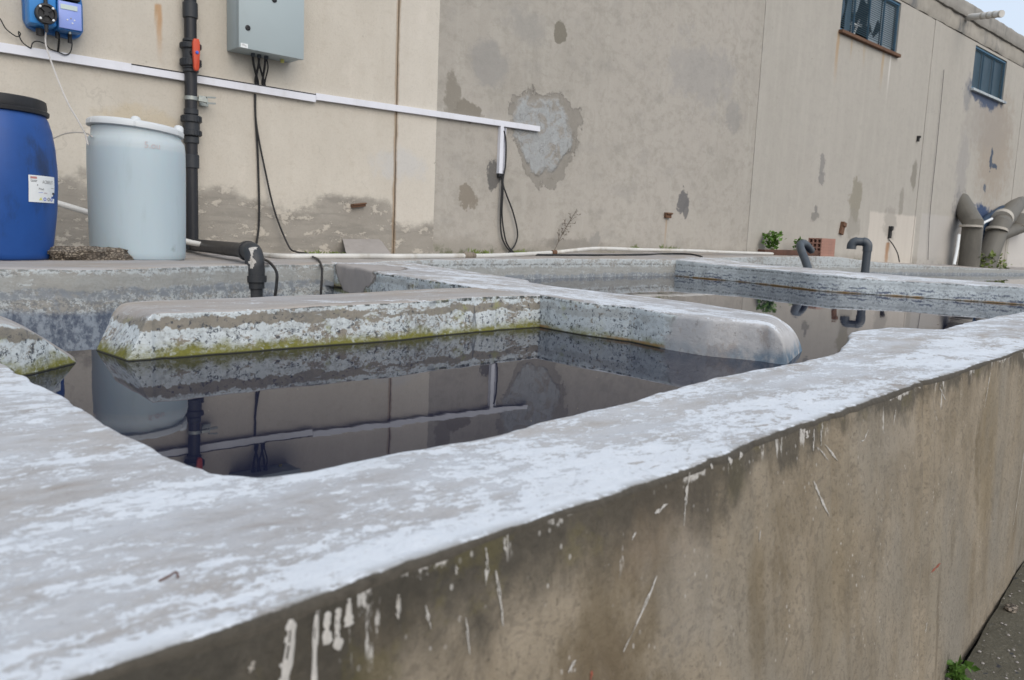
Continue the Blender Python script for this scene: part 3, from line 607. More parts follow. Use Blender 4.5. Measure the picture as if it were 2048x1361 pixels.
def text_mesh(txt, size):
    cu = bpy.data.curves.new('lettering', 'FONT'); cu.body = txt; cu.size = size; cu.align_x = 'CENTER'; cu.align_y = 'CENTER'
    o = bpy.data.objects.new('lettering', cu); COL.objects.link(o)
    bpy.context.view_layer.update()
    me = bpy.data.meshes.new_from_object(o.evaluated_get(bpy.context.evaluated_depsgraph_get()))
    vs = [v.co.copy() for v in me.vertices]; fs = [tuple(p.vertices) for p in me.polygons]
    bpy.data.objects.remove(o); bpy.data.curves.remove(cu); bpy.data.meshes.remove(me)
    return vs, fs

CAMP = np.array([0, 0, CZ])
def catmull(K, per):
    """K: (n,d) keys; per: samples for each segment"""
    out = []
    n = len(K)
    for i in range(n - 1):
        p0, p1, p2, p3 = K[max(i - 1, 0)], K[i], K[i + 1], K[min(i + 2, n - 1)]
        if i == 0: p0 = 2 * p1 - p2
        if i == n - 2: p3 = 2 * p2 - p1
        for k in range(per[i]):
            t = k / per[i]
            out.append(0.5 * ((2 * p1) + (p2 - p0) * t + (2 * p0 - 5 * p1 + 4 * p2 - p3) * t * t + (3 * p1 - p0 - 3 * p2 + p3) * t ** 3))
    out.append(K[-1]); return np.array(out)
def loft(name, stations, mat, parent, zin, zout, r_in=0.025, r_out=0.02, batter_in=0.02, batter_out=0.0, amp=0.008, n_top=None, n_out=10, n_in=10, res=0.011, spmin=0.007, spmax=0.08, seed=1, linear=False):
    K = np.array(stations, float)            # ix iy iz ox oy oz
    per = []
    for i in range(len(K) - 1):
        m = 1
        for o in (0, 3):
            a, b = K[i, o:o + 3], K[i + 1, o:o + 3]; ln = np.linalg.norm(b - a); dd = np.linalg.norm((a + b) / 2 - CAMP)
            m = max(m, math.ceil(ln / np.clip(res * dd, spmin, spmax)))
        per.append(int(m))
    if linear:
        S = np.concatenate([np.array([K[i] + (K[i + 1] - K[i]) * k / per[i] for k in range(per[i])]) for i in range(len(K) - 1)] + [K[-1:]])
        ker = np.array([1, 2, 3, 4, 3, 2, 1]) / 16; Q = np.concatenate([np.repeat(S[:1], 3, 0), S, np.repeat(S[-1:], 3, 0)])
        S = np.stack([np.convolve(Q[:, c], ker, 'valid') for c in range(6)], 1)
    else: S = catmull(K, per)
    I, O = S[:, :3], S[:, 3:]
    # ragged edges
    I = I.copy(); O = O.copy()
    w2 = O - I; w2[:, 2] = 0; wl_ = np.linalg.norm(w2, axis=1)[:, None]; w2 = w2 / np.maximum(wl_, 1e-6)
    I[:, :2] += w2[:, :2] * (fbm(I * 9, seed, 4)[:, None] * amp * 1.6)
    O[:, :2] += w2[:, :2] * (fbm(O * 9, seed + 5, 4)[:, None] * amp * .55)
    I[:, :2] += w2[:, :2] * (fbm(I * 33, seed + 2, 3)[:, None] * amp * .45)
    O[:, :2] += w2[:, :2] * (fbm(O * 33, seed + 6, 3)[:, None] * amp * .25)
    I[:, :2] += w2[:, :2] * (np.clip(fbm(I * 13, seed + 3, 4) - .22, 0, None)[:, None] * .05)
    O[:, :2] -= w2[:, :2] * (np.clip(fbm(O * 21, seed + 7, 4) - .30, 0, None)[:, None] * .022)
    W = np.linalg.norm((O - I)[:, :2], axis=1)
    if n_top is None: n_top = 14
    N = len(S); cols = []; side = []
    ri = r_in * (0.75 + 0.9 * (fbm(I * 6, seed + 9, 3) + .2)); ri = np.clip(ri, .004, None)
    ro = r_out * (0.75 + 0.9 * (fbm(O * 8, seed + 11, 3) + .2)); ro = np.clip(ro, .004, None)
    def put(a, z, sd):
        p = I + w2 * a[:, None]; p[:, 2] = z; cols.append(p); side.append(np.full(N, sd))
    zt_i, zt_o = I[:, 2], O[:, 2]
    for k in range(n_in):
        t = k / n_in; ztop = zt_i - ri; z = zin + (ztop - zin) * t; put(-batter_in * (1 - t) + 0 * ri, z, 0.0)
    for k in range(6):
        t = math.pi / 2 * k / 5; put(ri * (1 - math.cos(t)), zt_i - ri + ri * math.sin(t), 0.02 * k)
    for k in range(1, n_top):
        t = k / n_top; a = ri + (W - ri - ro) * t; put(a, zt_i + (zt_o - zt_i) * (a / np.maximum(W, 1e-6)), 0.1 + 0.8 * t)
    for k in range(6):
        t = math.pi / 2 * (1 - k / 5); put(W - ro * (1 - math.cos(t)), zt_o - ro + ro * math.sin(t), 0.9 + 0.02 * k)
    for k in range(1, n_out + 1):
        t = k / n_out; ztop = zt_o - ro; z = ztop + (zout - ztop) * t; put(W + (np.array([oyy(x_) - base_y(x_) for x_ in O[:, 0]]) if batter_out == 'base' else batter_out) * t, z, 1.0)
    V = np.stack(cols, 1); SD = np.stack(side, 1); A, B = V.shape[:2]
    V = V.reshape(-1, 3); SD = SD.reshape(-1)
    D = np.stack([fbm(V * 2.1 + 7 * k, seed + 30 + k, 5) for k in range(3)], 1) * amp
    D += np.stack([vnoise(V * 38 + 3 * k, seed + 60 + k) for k in range(3)], 1) * amp * 0.09
    D += np.stack([vnoise(V * 95 + 3 * k, seed + 80 + k) for k in range(3)], 1) * amp * 0.03
    V = V + D
    idx = np.arange(A * B).reshape(A, B)
    q = np.stack([idx[:-1, :-1], idx[1:, :-1], idx[1:, 1:], idx[:-1, 1:]], -1).reshape(-1, 4)
    faces = q.tolist() + [idx[0, :].tolist(), idx[-1, ::-1].tolist()]
    me = bpy.data.meshes.new(name); me.from_pydata(V.tolist(), [], faces)
    at = me.attributes.new('side', 'FLOAT', 'POINT'); at.data.foreach_set('value', SD.astype(np.float32))
    me.materials.append(MAT[mat])
    if mat == 'rim':
        me.materials.append(MAT['outer']); pm = np.zeros(len(me.polygons), np.int32); qi = np.tile(np.arange(B - 1), A - 1); pm[:len(qi)] = qi >= B - 1 - n_out; me.polygons.foreach_set('material_index', pm)
    me.polygons.foreach_set('use_smooth', [True] * len(me.polygons))
    o = bpy.data.objects.new(name, me); COL.objects.link(o)
    if parent: rel(o, parent)
    return o

# ------------------------------------------------------------------ ground and water
g = MB(); g.add([(-300, -300, -.05), (300, -300, -.05), (300, 300, -.05), (-300, 300, -.05)], [(0, 1, 2, 3)])
tag(g.build('ground', 'soil', None, False), kind='structure')
g = MB(); W_ = WATER_Z
g.add([(.1, .60, W_), (.6, .65, W_), (2.0, .79, W_), (4.0, .92, W_), (10, 1.4, W_), (26, 1.4, W_), (26, 7.2, W_), (3.0, 7.2, W_), (3.0, 2.80, W_), (.86, 2.74, W_), (.80, 2.80, W_), (.72, 2.815, W_), (.58, 2.80, W_), (.54, 2.72, W_), (.1, 2.6, W_)], [tuple(range(15))])
tag(g.build('water', 'water', None, False), kind='structure')
g = MB(); g.add([(.1, 2.7, .16), (2.9, 2.7, .16), (2.9, 5.6, .16), (.1, 5.6, .16)], [(0, 1, 2, 3)])
tag(g.build('water', 'water', None, False), kind='structure')

# ------------------------------------------------------------------ concrete treatment tank
tank = thing('concrete_tank', (2.5, 3.0, 0), 'low open concrete treatment tank with worn whitewashed rims and dark water', 'water tank')
R = RIM_Z
outer_pts = [(195, 1361), (391, 1280), (586, 1213), (800, 1133), (1100, 1032), (1239, 984), (1378, 944), (1517, 889), (1586, 854), (1655, 840), (1794, 785), (1974, 726), (2048, 698)]
inner_pts = [(420, 942), (508, 954), (620, 942), (779, 908), (994, 861), (1149, 824), (1300, 788.6), (1430, 756), (1542, 735), (1617, 719), (1677, 704), (1704, 664), (1779, 655), (1880, 660), (1936, 644), (2048, 623)]
OUT = [at_z(x, y, .26) for x, y in outer_pts]; INN = [at_z(x, y, .26) for x, y in inner_pts]
ox = [p.x for p in OUT] + [4.0, 6.0, 10.0]; oy = [p.y for p in OUT] + [.79, .94, 1.22]
def oyy(x): return float(np.interp(x, [-.9, -.3] + ox, [.43, .45] + oy))
def base_y(x): return float(max(oyy(x) - .10, min(.592 + .1286 * (x - 2.01), oyy(x) - .012)))   # foot of the outer face
st = []
for X, Y in ((10.0, 1.72), (7.0, 1.46)): st.append((X, Y, R, X, oyy(X), R))
for p in INN[::-1]:
    if p.x > .6: st.append((p.x, p.y, R, max(p.x - .03, .15), oyy(p.x - .03), R))
st += [(0.517, .773, R, .42, oyy(.42), R), (0.409, .763, R, .24, oyy(.24), R), (0.355, .774, R, .02, oyy(.02), R), (0.328, .80, R, -.25, .452, R),
       (0.320, .835, R, -.55, .52, R), (0.310, .923, R, -.60, .85, R), (0.304, 1.124, R, -.60, 1.1, R), (0.289, 1.353, R, -.6, 1.35, R), (0.276, 1.665, R, -.6, 1.66, R),
       (0.27, 2.2, R, -.6, 2.2, R), (.28, 3.2, R, -.6, 3.2, R), (.3, 5.6, R, -.6, 5.6, R)]
OW = loft('outer_wall', st, 'rim', tank, WATER_Z - .12, -.03, r_in=.013, r_out=.009, batter_in=.0, batter_out='base', amp=.007, n_top=56, n_out=60, n_in=8, res=.008, spmin=.0045, spmax=.06, seed=3, linear=True)

g = MB(); xs = [-60, -20, -6, -2] + list(np.arange(-1, 7, .04)) + [8, 12, 20, 60]; ys = [0, .02, .05, .1, .18, .3, .5, 1, 2, 6, 20, 80]
vs = []
for x in xs:
    xx = max(-1, min(x, 12)); e = base_y(xx) - .0075 + 0.006 * float(fbm([[x * 5, 0, 0]], 3, 5)[0])
    for k, dy in enumerate(ys):
        z = 0.004 * float(fbm([[x * 4, dy * 4, 0]], 5, 4)[0]); vs.append((x, e - dy, z if k else z - .004))
nb = len(ys); fs = [(i * nb + j, (i + 1) * nb + j, (i + 1) * nb + j + 1, i * nb + j + 1) for i in range(len(xs) - 1) for j in range(nb - 1)]
o0 = len(vs)
for i, x in enumerate(xs): v = vs[i * nb]; vs.append((v[0], v[1], -.04))
fs += [(i * nb, o0 + i, o0 + i + 1, (i + 1) * nb) for i in range(len(xs) - 1)]
g.add(vs, fs); tag(g.build('yard_pavement', 'ground'), kind='structure')

# long divider with a gap at its left end
st = []
Rl = R - .016
st.append((.735, 2.53, WATER_Z - .03, .715, 2.80, WATER_Z - .03))
st.append((.755, 2.535, WATER_Z + .02, .735, 2.80, WATER_Z + .015))
st.append((.785, 2.54, WATER_Z + .075, .775, 2.83, WATER_Z + .075))
st.append((.815, 2.545, Rl - .012, .815, 2.88, Rl - .02))
st.append((.86, 2.55, Rl, .88, 2.91, Rl))
st += [(1.10, 2.565, Rl, 1.12, 2.95, Rl), (1.39, 2.585, Rl + .003, 1.45, 3.0, Rl + .002), (1.76, 2.60, Rl + .005, 1.9, 3.08, Rl + .003), (2.05, 2.66, Rl + .008, 2.2, 3.16, Rl + .004), (2.40, 2.70, Rl + .008, 2.45, 3.20, Rl + .006), (2.74, 2.71, Rl + .006, 2.74, 3.24, Rl + .006)]
o = loft('divider_wall', st, 'divider', tank, WATER_Z - .15, 0.12, r_in=.010, r_out=.010, batter_in=.02, batter_out=.02, amp=.0065, n_top=18, n_out=10, n_in=26, res=.007, spmin=.008, seed=21)
o['label'] = 'mossy divider with a bare brown top and a gap at its left end'
# stub across the gap
st = [(.20, 2.30, R, .20, 2.66, R), (.33, 2.36, R + .0, .33, 2.64, R + .0), (.41, 2.40, R - .012, .42, 2.64, R - .012), (.475, 2.44, R - .04, .49, 2.66, R - .045), (.535, 2.49, WATER_Z + .075, .55, 2.66, WATER_Z + .07), (.58, 2.53, WATER_Z + .035, .60, 2.66, WATER_Z + .03), (.615, 2.555, WATER_Z + .0, .635, 2.66, WATER_Z + .0), (.64, 2.56, WATER_Z - .04, .65, 2.66, WATER_Z - .04)]
o = loft('divider_wall', st, 'divider', tank, WATER_Z - .15, 0.12, r_in=.02, r_out=.02, batter_in=.04, batter_out=.02, amp=.009, n_top=12, n_in=16, res=.006, spmin=.006, seed=33)
o['label'] = 'rounded stub of the divider at the left edge'
# cross divider running back to the ledge, with a repaired blunt end
Rc = R - .010
st = [(2.69, 1.452, WATER_Z - .05, 3.14, 1.62, WATER_Z - .05), (2.685, 1.462, WATER_Z + .03, 3.12, 1.635, WATER_Z + .03), (2.68, 1.474, WATER_Z + .09, 3.08, 1.65, WATER_Z + .09), (2.67, 1.50, Rc - .020, 3.03, 1.675, Rc - .022), (2.665, 1.54, Rc - .003, 3.01, 1.71, Rc - .003), (2.645, 1.62, Rc, 3.03, 1.80, Rc),
      (2.60, 1.72, Rc, 3.07, 1.91, Rc), (2.60, 1.93, Rc, 3.16, 2.18, Rc), (2.63, 2.15, Rc, 3.19, 2.49, Rc), (2.61, 2.42, Rc + .002, 3.17, 2.85, Rc + .002), (2.64, 2.76, Rc + .006, 3.25, 3.40, Rc + .006), (2.66, 3.25, Rc + .008, 3.37, 3.60, Rc + .01),
      (2.80, 4.02, R, 3.55, 4.25, R + .004), (2.84, 4.42, R, 3.60, 4.55, R + .01), (2.95, 4.9, R + .004, 3.68, 5.0, R + .014), (3.12, 5.6, R + .01, 3.80, 5.7, R + .02)]
o = loft('divider_wall', st, 'cross', tank, 0.12, WATER_Z - .15, r_in=.022, r_out=.022, batter_in=.015, batter_out=.01, amp=.0075, n_top=22, n_in=22, res=.007, spmin=.008, seed=41)
o['label'] = 'cross divider with a smooth repaired blunt end'

# ledge between the pools and the factory wall (carries the drums)
def wz(x): return CZ - float(np.interp(x, [0, 1.8, 5.1, 7.1, 10, 12.3, 18, 40], [.275, .275, .25, .19, .125, .10, .22, .30]))
LED = [(.1, 4.55, .26), (.80, 4.733, .26), (1.153, 4.70, .26), (1.656, 4.872, .26), (2.273, 5.20, .26), (2.85, 5.42, .258), (3.2, 5.36, .245)]
LED2 = [(789, 522, .232), (880, 519.5, .222), (973, 518, .215), (1130, 517, .207), (1300, 518.5, .207), (1345, 520.5, .213)]
for px, py, d in LED2:
    p = at_z(px, py, d); LED.append((p.x, p.y, d))
LED.append((8.75, 6.40, .205)); LED.append((9.2, 6.50, .19))
for px, py, Y in ((1407, 516, 6.8), (1530, 513.5, 6.82), (1670, 514, 6.8), (1767, 525.6, 6.7), (1900, 533, 6.6), (2048, 540.6, 6.5)):
    p = at_y(px, py, Y); LED.append((p.x, p.y, CZ - p.z))
LED.append((34, 6.4, .36))
st = [(x, y, CZ - d, x, 7.62, wz(x)) for x, y, d in LED]
LG = loft('ledge', st, 'ledge', tank, 0.12, 0, r_in=.02, r_out=.004, batter_in=.03, amp=.012, n_top=16, n_in=20, n_out=2, res=.009, spmin=.02, spmax=.12, seed=51)
# far rim between the right pool and the next basin
st = []
FR = [(1366, 522, .216), (1480, 533, .236), (1569, 541.5, .243), (1655, 550, .25), (1805, 561, .262), (2048, 576, .265)]
FO = [(1407, 516), (1542, 531), (1600, 536), (1655, 540.6), (1805, 552), (2048, 569)]
for (px, py, d), (qx, qy) in zip(FR, FO):
    p = at_z(px, py, d); q = at_x(qx, qy, p.x + .85); st.append((p.x, p.y, p.z, q.x, p.y + (q.y - p.y) * .5, q.z))
a, b = st[-1], st[-2]
p0 = st[0]; st.insert(0, (p0[0] + .25, 7.0, p0[2] + .0, p0[3] + .35, 7.0, p0[5] + .012))
st.append((8.35, 1.2, R, 9.2, 1.2, R))
o = loft('divider_wall', st, 'farrim', tank, WATER_Z - .15, WATER_Z - .15, r_in=.02, r_out=.03, batter_in=.05, batter_out=.05, amp=.014, n_top=14, n_in=20, res=.007, spmin=.02, spmax=.08, seed=61)
o['label'] = 'white far rim with navy stains and a rust line at the water'
# mortar lump in the corner of ledge and cross divider
st = [(.50, 2.66, W_ - .006, .50, 2.80, W_ - .006), (.68, 2.68, W_ - .006, .68, 2.815, W_ - .006), (.90, 2.66, W_ - .006, .90, 2.80, W_ - .006)]
o = loft('weir_sill', st, 'divider', tank, .12, .12, r_in=.01, r_out=.01, amp=.004, n_top=6, n_in=6, seed=71)
# lime splashes and brush marks on the outer face
from mathutils.bvhtree import BVHTree
def bvh_of(o):
    me = o.data; return BVHTree.FromPolygons([Vector(v.co) for v in me.vertices], [tuple(p.vertices) for p in me.polygons if len(p.vertices) == 4])
BV_O, BV_L = bvh_of(OW), bvh_of(LG)
def hit(bv, px, py, drop=.26):
    d = Vector(ray(px, py)).normalized(); r_ = bv.ray_cast(Vector((0, 0, CZ)), d, 60)
    return (r_[0], r_[1]) if r_[0] is not None else (at_z(px, py, drop), Vector((0, 0, 1)))
def on_ledge(px, py, up=.01, drop=.22): return hit(BV_L, px, py, drop)[0] + Vector((0, 0, up))
def on_rim(px, py, up=.0): return hit(BV_O, px, py)[0] + Vector((0, 0, up))
def face_pt_old(px, py):
    d = ray(px, py); lo, hi = 0.3, 8.0
    for _ in range(50):
        t = (lo + hi) / 2; x, y = d[0] * t, d[1] * t
        if y > oyy(x) - .004: hi = t
        else: lo = t
    return Vector((d[0] * lo, d[1] * lo, d[2] * lo + CZ))
def splash(pts, w, mat='splash', name='paint_splash'):
    Q = smooth_path([(a_, b_, 0) for a_, b_ in pts], max(8, int(40 / max(1, len(pts) - 1))))
    H = [hit(BV_O, p.x, p.y) for p in Q]; k = len(H); NA = 6; vs = []; sid = len(bpy.data.objects)
    wv = fbm(np.array([[i * .16, sid, 0] for i in range(k)]), 5, 4)
    for i, (p, nn) in enumerate(H):
        t = (H[min(i + 1, k - 1)][0] - H[max(i - 1, 0)][0]).normalized(); sd = t.cross(nn).normalized(); f = i / (k - 1)
        ww = w * (1.0 if w > .0095 else .66) * min(1.0, .25 + 3.0 * f, .12 + 2.5 * (1 - f)) * (1 + (.45 if w > .0085 else .8) * wv[i])
        if w > .0085: ww = w * (.50 + .55 * f * f) * min(1.0, .35 + 7 * f) * math.sqrt(min(1.0, .02 + 7 * (1 - f))) * (1 + .7 * wv[i])
        for j in range(NA + 1):
            a_ = j / NA * 2 - 1; vs.append(p + sd * (ww * a_ / 2) + nn * (.0009 + .0007 * (1 - a_ * a_)))
    hole = fbm(np.array([[i * .17, j * .75, sid * 3.1] for i in range(k) for j in range(NA)]), 9, 3)
    fs = [(i * (NA + 1) + j, i * (NA + 1) + j + 1, (i + 1) * (NA + 1) + j + 1, (i + 1) * (NA + 1) + j) for i in range(k - 1) for j in range(NA) if hole[i * NA + j] < (.36 if w > .0085 else .22) - .16 * (j in (0, NA - 1))]
    mb = MB(); mb.add(vs, fs); return mb.build(name, mat, tank)
for pts, w in [
    ([(1378, 945), (1372, 985), (1366, 1052)], .0065), ([(1626, 962), (1640, 995), (1658, 1034)], .008), ([(1312, 1152), (1290, 1208), (1245, 1304)], .0055),
    ([(1334, 1007), (1318, 1020), (1308, 1028)], .008), ([(1632, 895), (1645, 907), (1655, 921)], .007), ([(1647, 888), (1660, 903), (1674, 922)], .006), ([(1627, 858), (1626, 890), (1625, 902)], .006), ([(1641, 858), (1641, 892)], .005),
    ([(582, 1238), (577, 1290), (566, 1361), (560, 1420), (556, 1500)], .0135), ([(632, 1228), (629, 1290), (627, 1361), (626, 1420), (626, 1480)], .0095), ([(655, 1222), (652, 1260), (655, 1288)], .009), ([(676, 1215), (673, 1262), (677, 1300)], .009), ([(697, 1196), (696, 1230), (697, 1252)], .009),
    ([(796, 1188), (795, 1216), (795, 1238)], .006), ([(850, 1210), (855, 1235), (860, 1258)], .004), ([(970, 1095), (973, 1130), (970, 1170)], .006), ([(990, 1140), (998, 1190), (1005, 1252)], .005), ([(930, 1235), (934, 1270), (938, 1308)], .004), ([(1008, 1075), (1010, 1110)], .004), ([(1735, 860), (1727, 880), (1721, 882)], .004),
    ([(2048, 900), (2040, 960), (2026, 1050)], .004), ([(1270, 1065), (1262, 1080)], .004), ([(1980, 745), (1975, 775), (1968, 815)], .006), ([(1878, 775), (1890, 800)], .006), ([(1150, 1320), (1135, 1345)], .005), ([(507, 1320), (498, 1345)], .006), ([(910, 1130), (912, 1150)], .006),
    ([(1520, 1060), (1517, 1085)], .003), ([(1850, 1265), (1853, 1245)], .006), ([(1790, 820), (1786, 850)], .004), ([(1600, 858), (1602, 872)], .010), ([(1612, 862), (1614, 876)], .012), ([(1480, 905), (1482, 914)], .012), ([(1455, 917), (1462, 925)], .010), ([(1420, 928), (1424, 938)], .008)]:
    splash(pts, w)
for pts, w in [([(1880, 1127), (1870, 1137), (1861, 1146)], .008), ([(1183, 1340), (1180, 1361)], .006)]:
    splash(pts, w, 'redmark', 'red_mark')

# ------------------------------------------------------------------ factory building
bld = thing('factory_building', (15, WALL_Y, 0), 'long plastered factory wall, cream on the left and bare grey beyond, with high blue windows', 'building')
def wall_panel(x0, x1, z0, z1, mat, hole=None):
    mb = MB(); y0, y1 = WALL_Y, WALL_Y + .28
    X = [x0, x1]; Z = [z0, z1]
    if hole: X = [x0, hole[0], hole[1], x1]; Z = [z0, hole[2], hole[3], z1]
    for i in range(len(X) - 1):
        for j in range(len(Z) - 1):
            if hole and i == 1 and j == 1: continue
            mb.add([(X[i], y0, Z[j]), (X[i + 1], y0, Z[j]), (X[i + 1], y0, Z[j + 1]), (X[i], y0, Z[j + 1])], [(0, 1, 2, 3)])
            mb.add([(X[i], y1, Z[j]), (X[i + 1], y1, Z[j]), (X[i + 1], y1, Z[j + 1]), (X[i], y1, Z[j + 1])], [(3, 2, 1, 0)])
    def rim(a, b, c, d):
        mb.add([(a, y0, c), (b, y0, c), (b, y1, c), (a, y1, c)], [(0, 1, 2, 3)]); mb.add([(a, y0, d), (b, y0, d), (b, y1, d), (a, y1, d)], [(0, 1, 2, 3)])
        mb.add([(a, y0, c), (a, y0, d), (a, y1, d), (a, y1, c)], [(0, 1, 2, 3)]); mb.add([(b, y0, c), (b, y0, d), (b, y1, d), (b, y1, c)], [(0, 1, 2, 3)])
    rim(x0, x1, z0, z1)
    if hole: rim(*hole)
    return mb.build('wall', mat, bld, False)
ZT = CZ + 5.10
W1 = (14.73, 17.22, CZ + 4.055, CZ + 5.06); W2 = (21.53, 23.82, CZ + 4.035, CZ + 5.04)
wall_panel(-7, 5.000, 0, ZT, 'wall_cream'); wall_panel(5.54, 12.142, 0, ZT, 'wall_grey'); wall_panel(12.66, 18.996, 0, ZT, 'wall_far', W1); wall_panel(19.44, 25.41, 0, ZT, 'wall_far2', W2); wall_panel(25.89, 40, 0, ZT, 'wall_far2')
for x0, x1, dp in ((5.012, 5.548, .012), (12.15, 12.665, .012), (19.005, 19.445, .016), (25.42, 25.90, .016)):
    mb = MB(); vs = []; nz = 140
    zz_ = np.arange(nz + 1) * ZT / nz; E0 = .011 * fbm(np.stack([zz_ * 0 + x0 * 3, zz_ * 0, zz_ * 5], 1), 8, 5); E1 = .006 * fbm(np.stack([zz_ * 0 + x1 * 3, zz_ * 0 + 4, zz_ * 5], 1), 9, 4)
    for k in range(nz + 1):
        z = zz_[k]; e0 = E0[k]; e1 = E1[k]
        vs += [(x0 + e0, WALL_Y + .2, z), (x0 + e0, WALL_Y - dp * .2, z), (x0 + e0 + .006, WALL_Y - dp * .75, z), (x1 + e1 - .008, WALL_Y - dp * .75, z), (x1 + e1, WALL_Y + .001, z), (x1 + e1, WALL_Y + .2, z)]
    mb.add(vs, [(k * 6 + j, k * 6 + j + 1, k * 6 + j + 7, k * 6 + j + 6) for k in range(nz) for j in range(5)]); mb.build('pillar', 'wall_cream' if x0 < 6 else 'wall_far' if x0 < 15 else 'wall_far2', bld, False)
    mb = MB(); mb.box((x0 - .03, WALL_Y + .02, 0), (x0 + .03, WALL_Y + .1, ZT)); mb.build('joint_filler', 'joint', bld, False)
def rough_band(name, z0, z1, yf, mat, seed, x0=-7, x1=40, jag=.03, step=.09, zs=6, a=.03):
    xs = np.arange(x0, x1, step); mb = MB(); vs = []
    rows = [(yf + .5, z0)] + [(yf, z0 + (z1 - z0) * k / zs) for k in range(zs + 1)] + [(yf + .6, z1)]
    Q = np.array([[x, y, z] for x in xs for y, z in rows]); A1 = fbm(Q * [3, 1, 3], seed, 5); A2 = fbm(Q * [2.2, 1, 5], seed + 3, 5); nr = len(rows)
    for m_, (x, y, z) in enumerate(Q):
        k = m_ % nr; e = k in (1, zs + 1); dz = A1[m_] * jag * (2.2 if e else 1); dy = A2[m_] * a
        if k == 0: dz = 0; dy = 0
        if k == nr - 1: dy = 0
        vs.append((x, y + dy + (.02 if e else 0), z + dz))
    n = len(rows)
    mb.add(vs, [(i * n + j, (i + 1) * n + j, (i + 1) * n + j + 1, i * n + j + 1) for i in range(len(xs) - 1) for j in range(n - 1)])
    return mb.build(name, mat, bld)
rough_band('ring_beam', CZ + 5.12, CZ + 5.50, WALL_Y - .03, 'beam', 5, jag=.022, a=.035, step=.06)
rough_band('coping', CZ + 5.47, CZ + 5.80, WALL_Y - .10, 'coping', 15, jag=.014, a=.016, step=.06)
mb = MB(); mb.box((-7, WALL_Y + .3, CZ + 5.25), (40, 24, CZ + 5.55)); mb.build('roof', 'coping', bld, False)
mb = MB(); mb.box((-7, 24, 0), (40, 24.3, CZ + 5.25)); mb.box((-7.3, WALL_Y + .29, 0), (-7, 24, CZ + 5.25)); mb.box((40, WALL_Y + .29, 0), (40.3, 24, CZ + 5.25)); mb.build('rear_wall', 'beam', bld, False)
mb = MB(); mb.box((12.7, WALL_Y + 1.6, CZ + 3.2), (25.4, WALL_Y + 1.7, CZ + 5.24)); mb.build('interior_shade_sheet', 'dark', bld, False)  # near-black sheet behind the windows, stands for the unlit interior

def window(hole, sill_mat, broken):
    x0, x1, z0, z1 = hole; yf = WALL_Y + .05; w = x1 - x0
    f = MB()
    for a, b in (((x0, z0 + .03), (x1, z0 + .03)), ((x0, z1 - .03), (x1, z1 - .03))): f.bar((a[0], yf, a[1]), (b[0], yf, b[1]), .05, .04)
    for x in (x0 + .03, x1 - .03): f.bar((x, yf, z0 + .06), (x, yf, z1 - .06), .035, .04, up=(0, 1, 0))
    fr = f.build('window', 'blueframe', bld, False)
    fr['label'] = 'high window with broken panes and a rusty sill' if broken else 'high window with blue mesh and a stained white sill'
    for k in (1, 2, 3) if broken else (1, 2):
        x = x0 + w * k / (4 if broken else 3); m_ = MB(); m_.bar((x, yf + .01, z0 + .06), (x, yf + .01, z1 - .06), .025, .03, up=(0, 1, 0)); m_.build('mullion', 'blueframe', fr, False)
    k = 4 if broken else 3
    for i in range(k):
        a, b = x0 + w * i / k + .03, x0 + w * (i + 1) / k - .03; y = yf + .06; zz0, zz1 = z0 + .07, z1 - .07; H = zz1 - zz0
        outs = {0: [[(0, 0), (.25, 0), (.55, .5), (.2, 1), (0, 1)], [(.6, 0), (1, 0), (1, 1), (.85, 1), (.62, .4)]],
                1: [[(0, .45), (.3, .5), (.55, .9), (1, .75), (1, 1), (0, 1)], [(0, 0), (.25, 0), (.1, .3), (0, .25)]],
                2: [[(0, .3), (.25, .42), (.5, .2), (.8, .55), (1, .5), (1, 1), (.3, 1), (.1, .7)], [(.1, 0), (1, 0), (1, .3), (.6, .12), (.35, .22)]],
                3: [[(0, 0), (1, 0), (1, 1), (0, 1)]]}
        for pl in (outs[i] if broken else [[(0, 0), (1, 0), (1, 1), (0, 1)]]):
            m_ = MB(); P = [(a + (b - a) * u_, y, zz0 + H * v_) for u_, v_ in pl]; n = len(P)
            m_.add(P + [(p[0], y + .006, p[2]) for p in P], [tuple(range(n)), tuple(range(2 * n - 1, n - 1, -1))] + [(j, (j + 1) % n, n + (j + 1) % n, n + j) for j in range(n)])
            m_.build('pane', ('blueglass' if i in (0,) else 'glass') if broken else 'blueglass', fr, False)
    nl = 22; m_ = MB()
    for i in range(nl):
        z = z0 + .07 + (z1 - z0 - .14) * (i + .5) / nl; m_.bar((x0 + .05, yf - .03, z), (x1 - .05, yf - .03, z), .011, .011)
    wm = m_.build('wire_mesh', 'wire', fr, False); wm['kind'] = 'stuff'
    m_ = MB(); m_.bar((x0 - .05, WALL_Y - .01, z0 - .035), (x1 + .05, WALL_Y - .01, z0 - .035), .14, .06); sl = m_.build('sill', sill_mat, fr, False, .006)
    if broken:
        m_ = MB(); m_.bar((x0 + .15, yf + .3, z0 + .05), (x0 + .42, yf + .3, z1), .12, .02, up=(0, 1, 0)); m_.build('loose_slat', 'white', fr, False); m_ = MB(); m_.bar((x0 + 1.0, yf + .25, z0 + .35), (x0 + 1.5, yf + .28, z0 + .42), .05, .05); m_.build('loose_slat', 'white', fr, False); m_ = MB(); m_.bar((x0 + 1.05, yf + .25, z0), (x0 + 1.35, yf + .25, z0 + .5), .03, .03, up=(0, 1, 0)); m_.build('loose_slat', 'white', fr, False)
    return fr
window(W1, 'rustmetal', True); window(W2, 'stainsill', False)
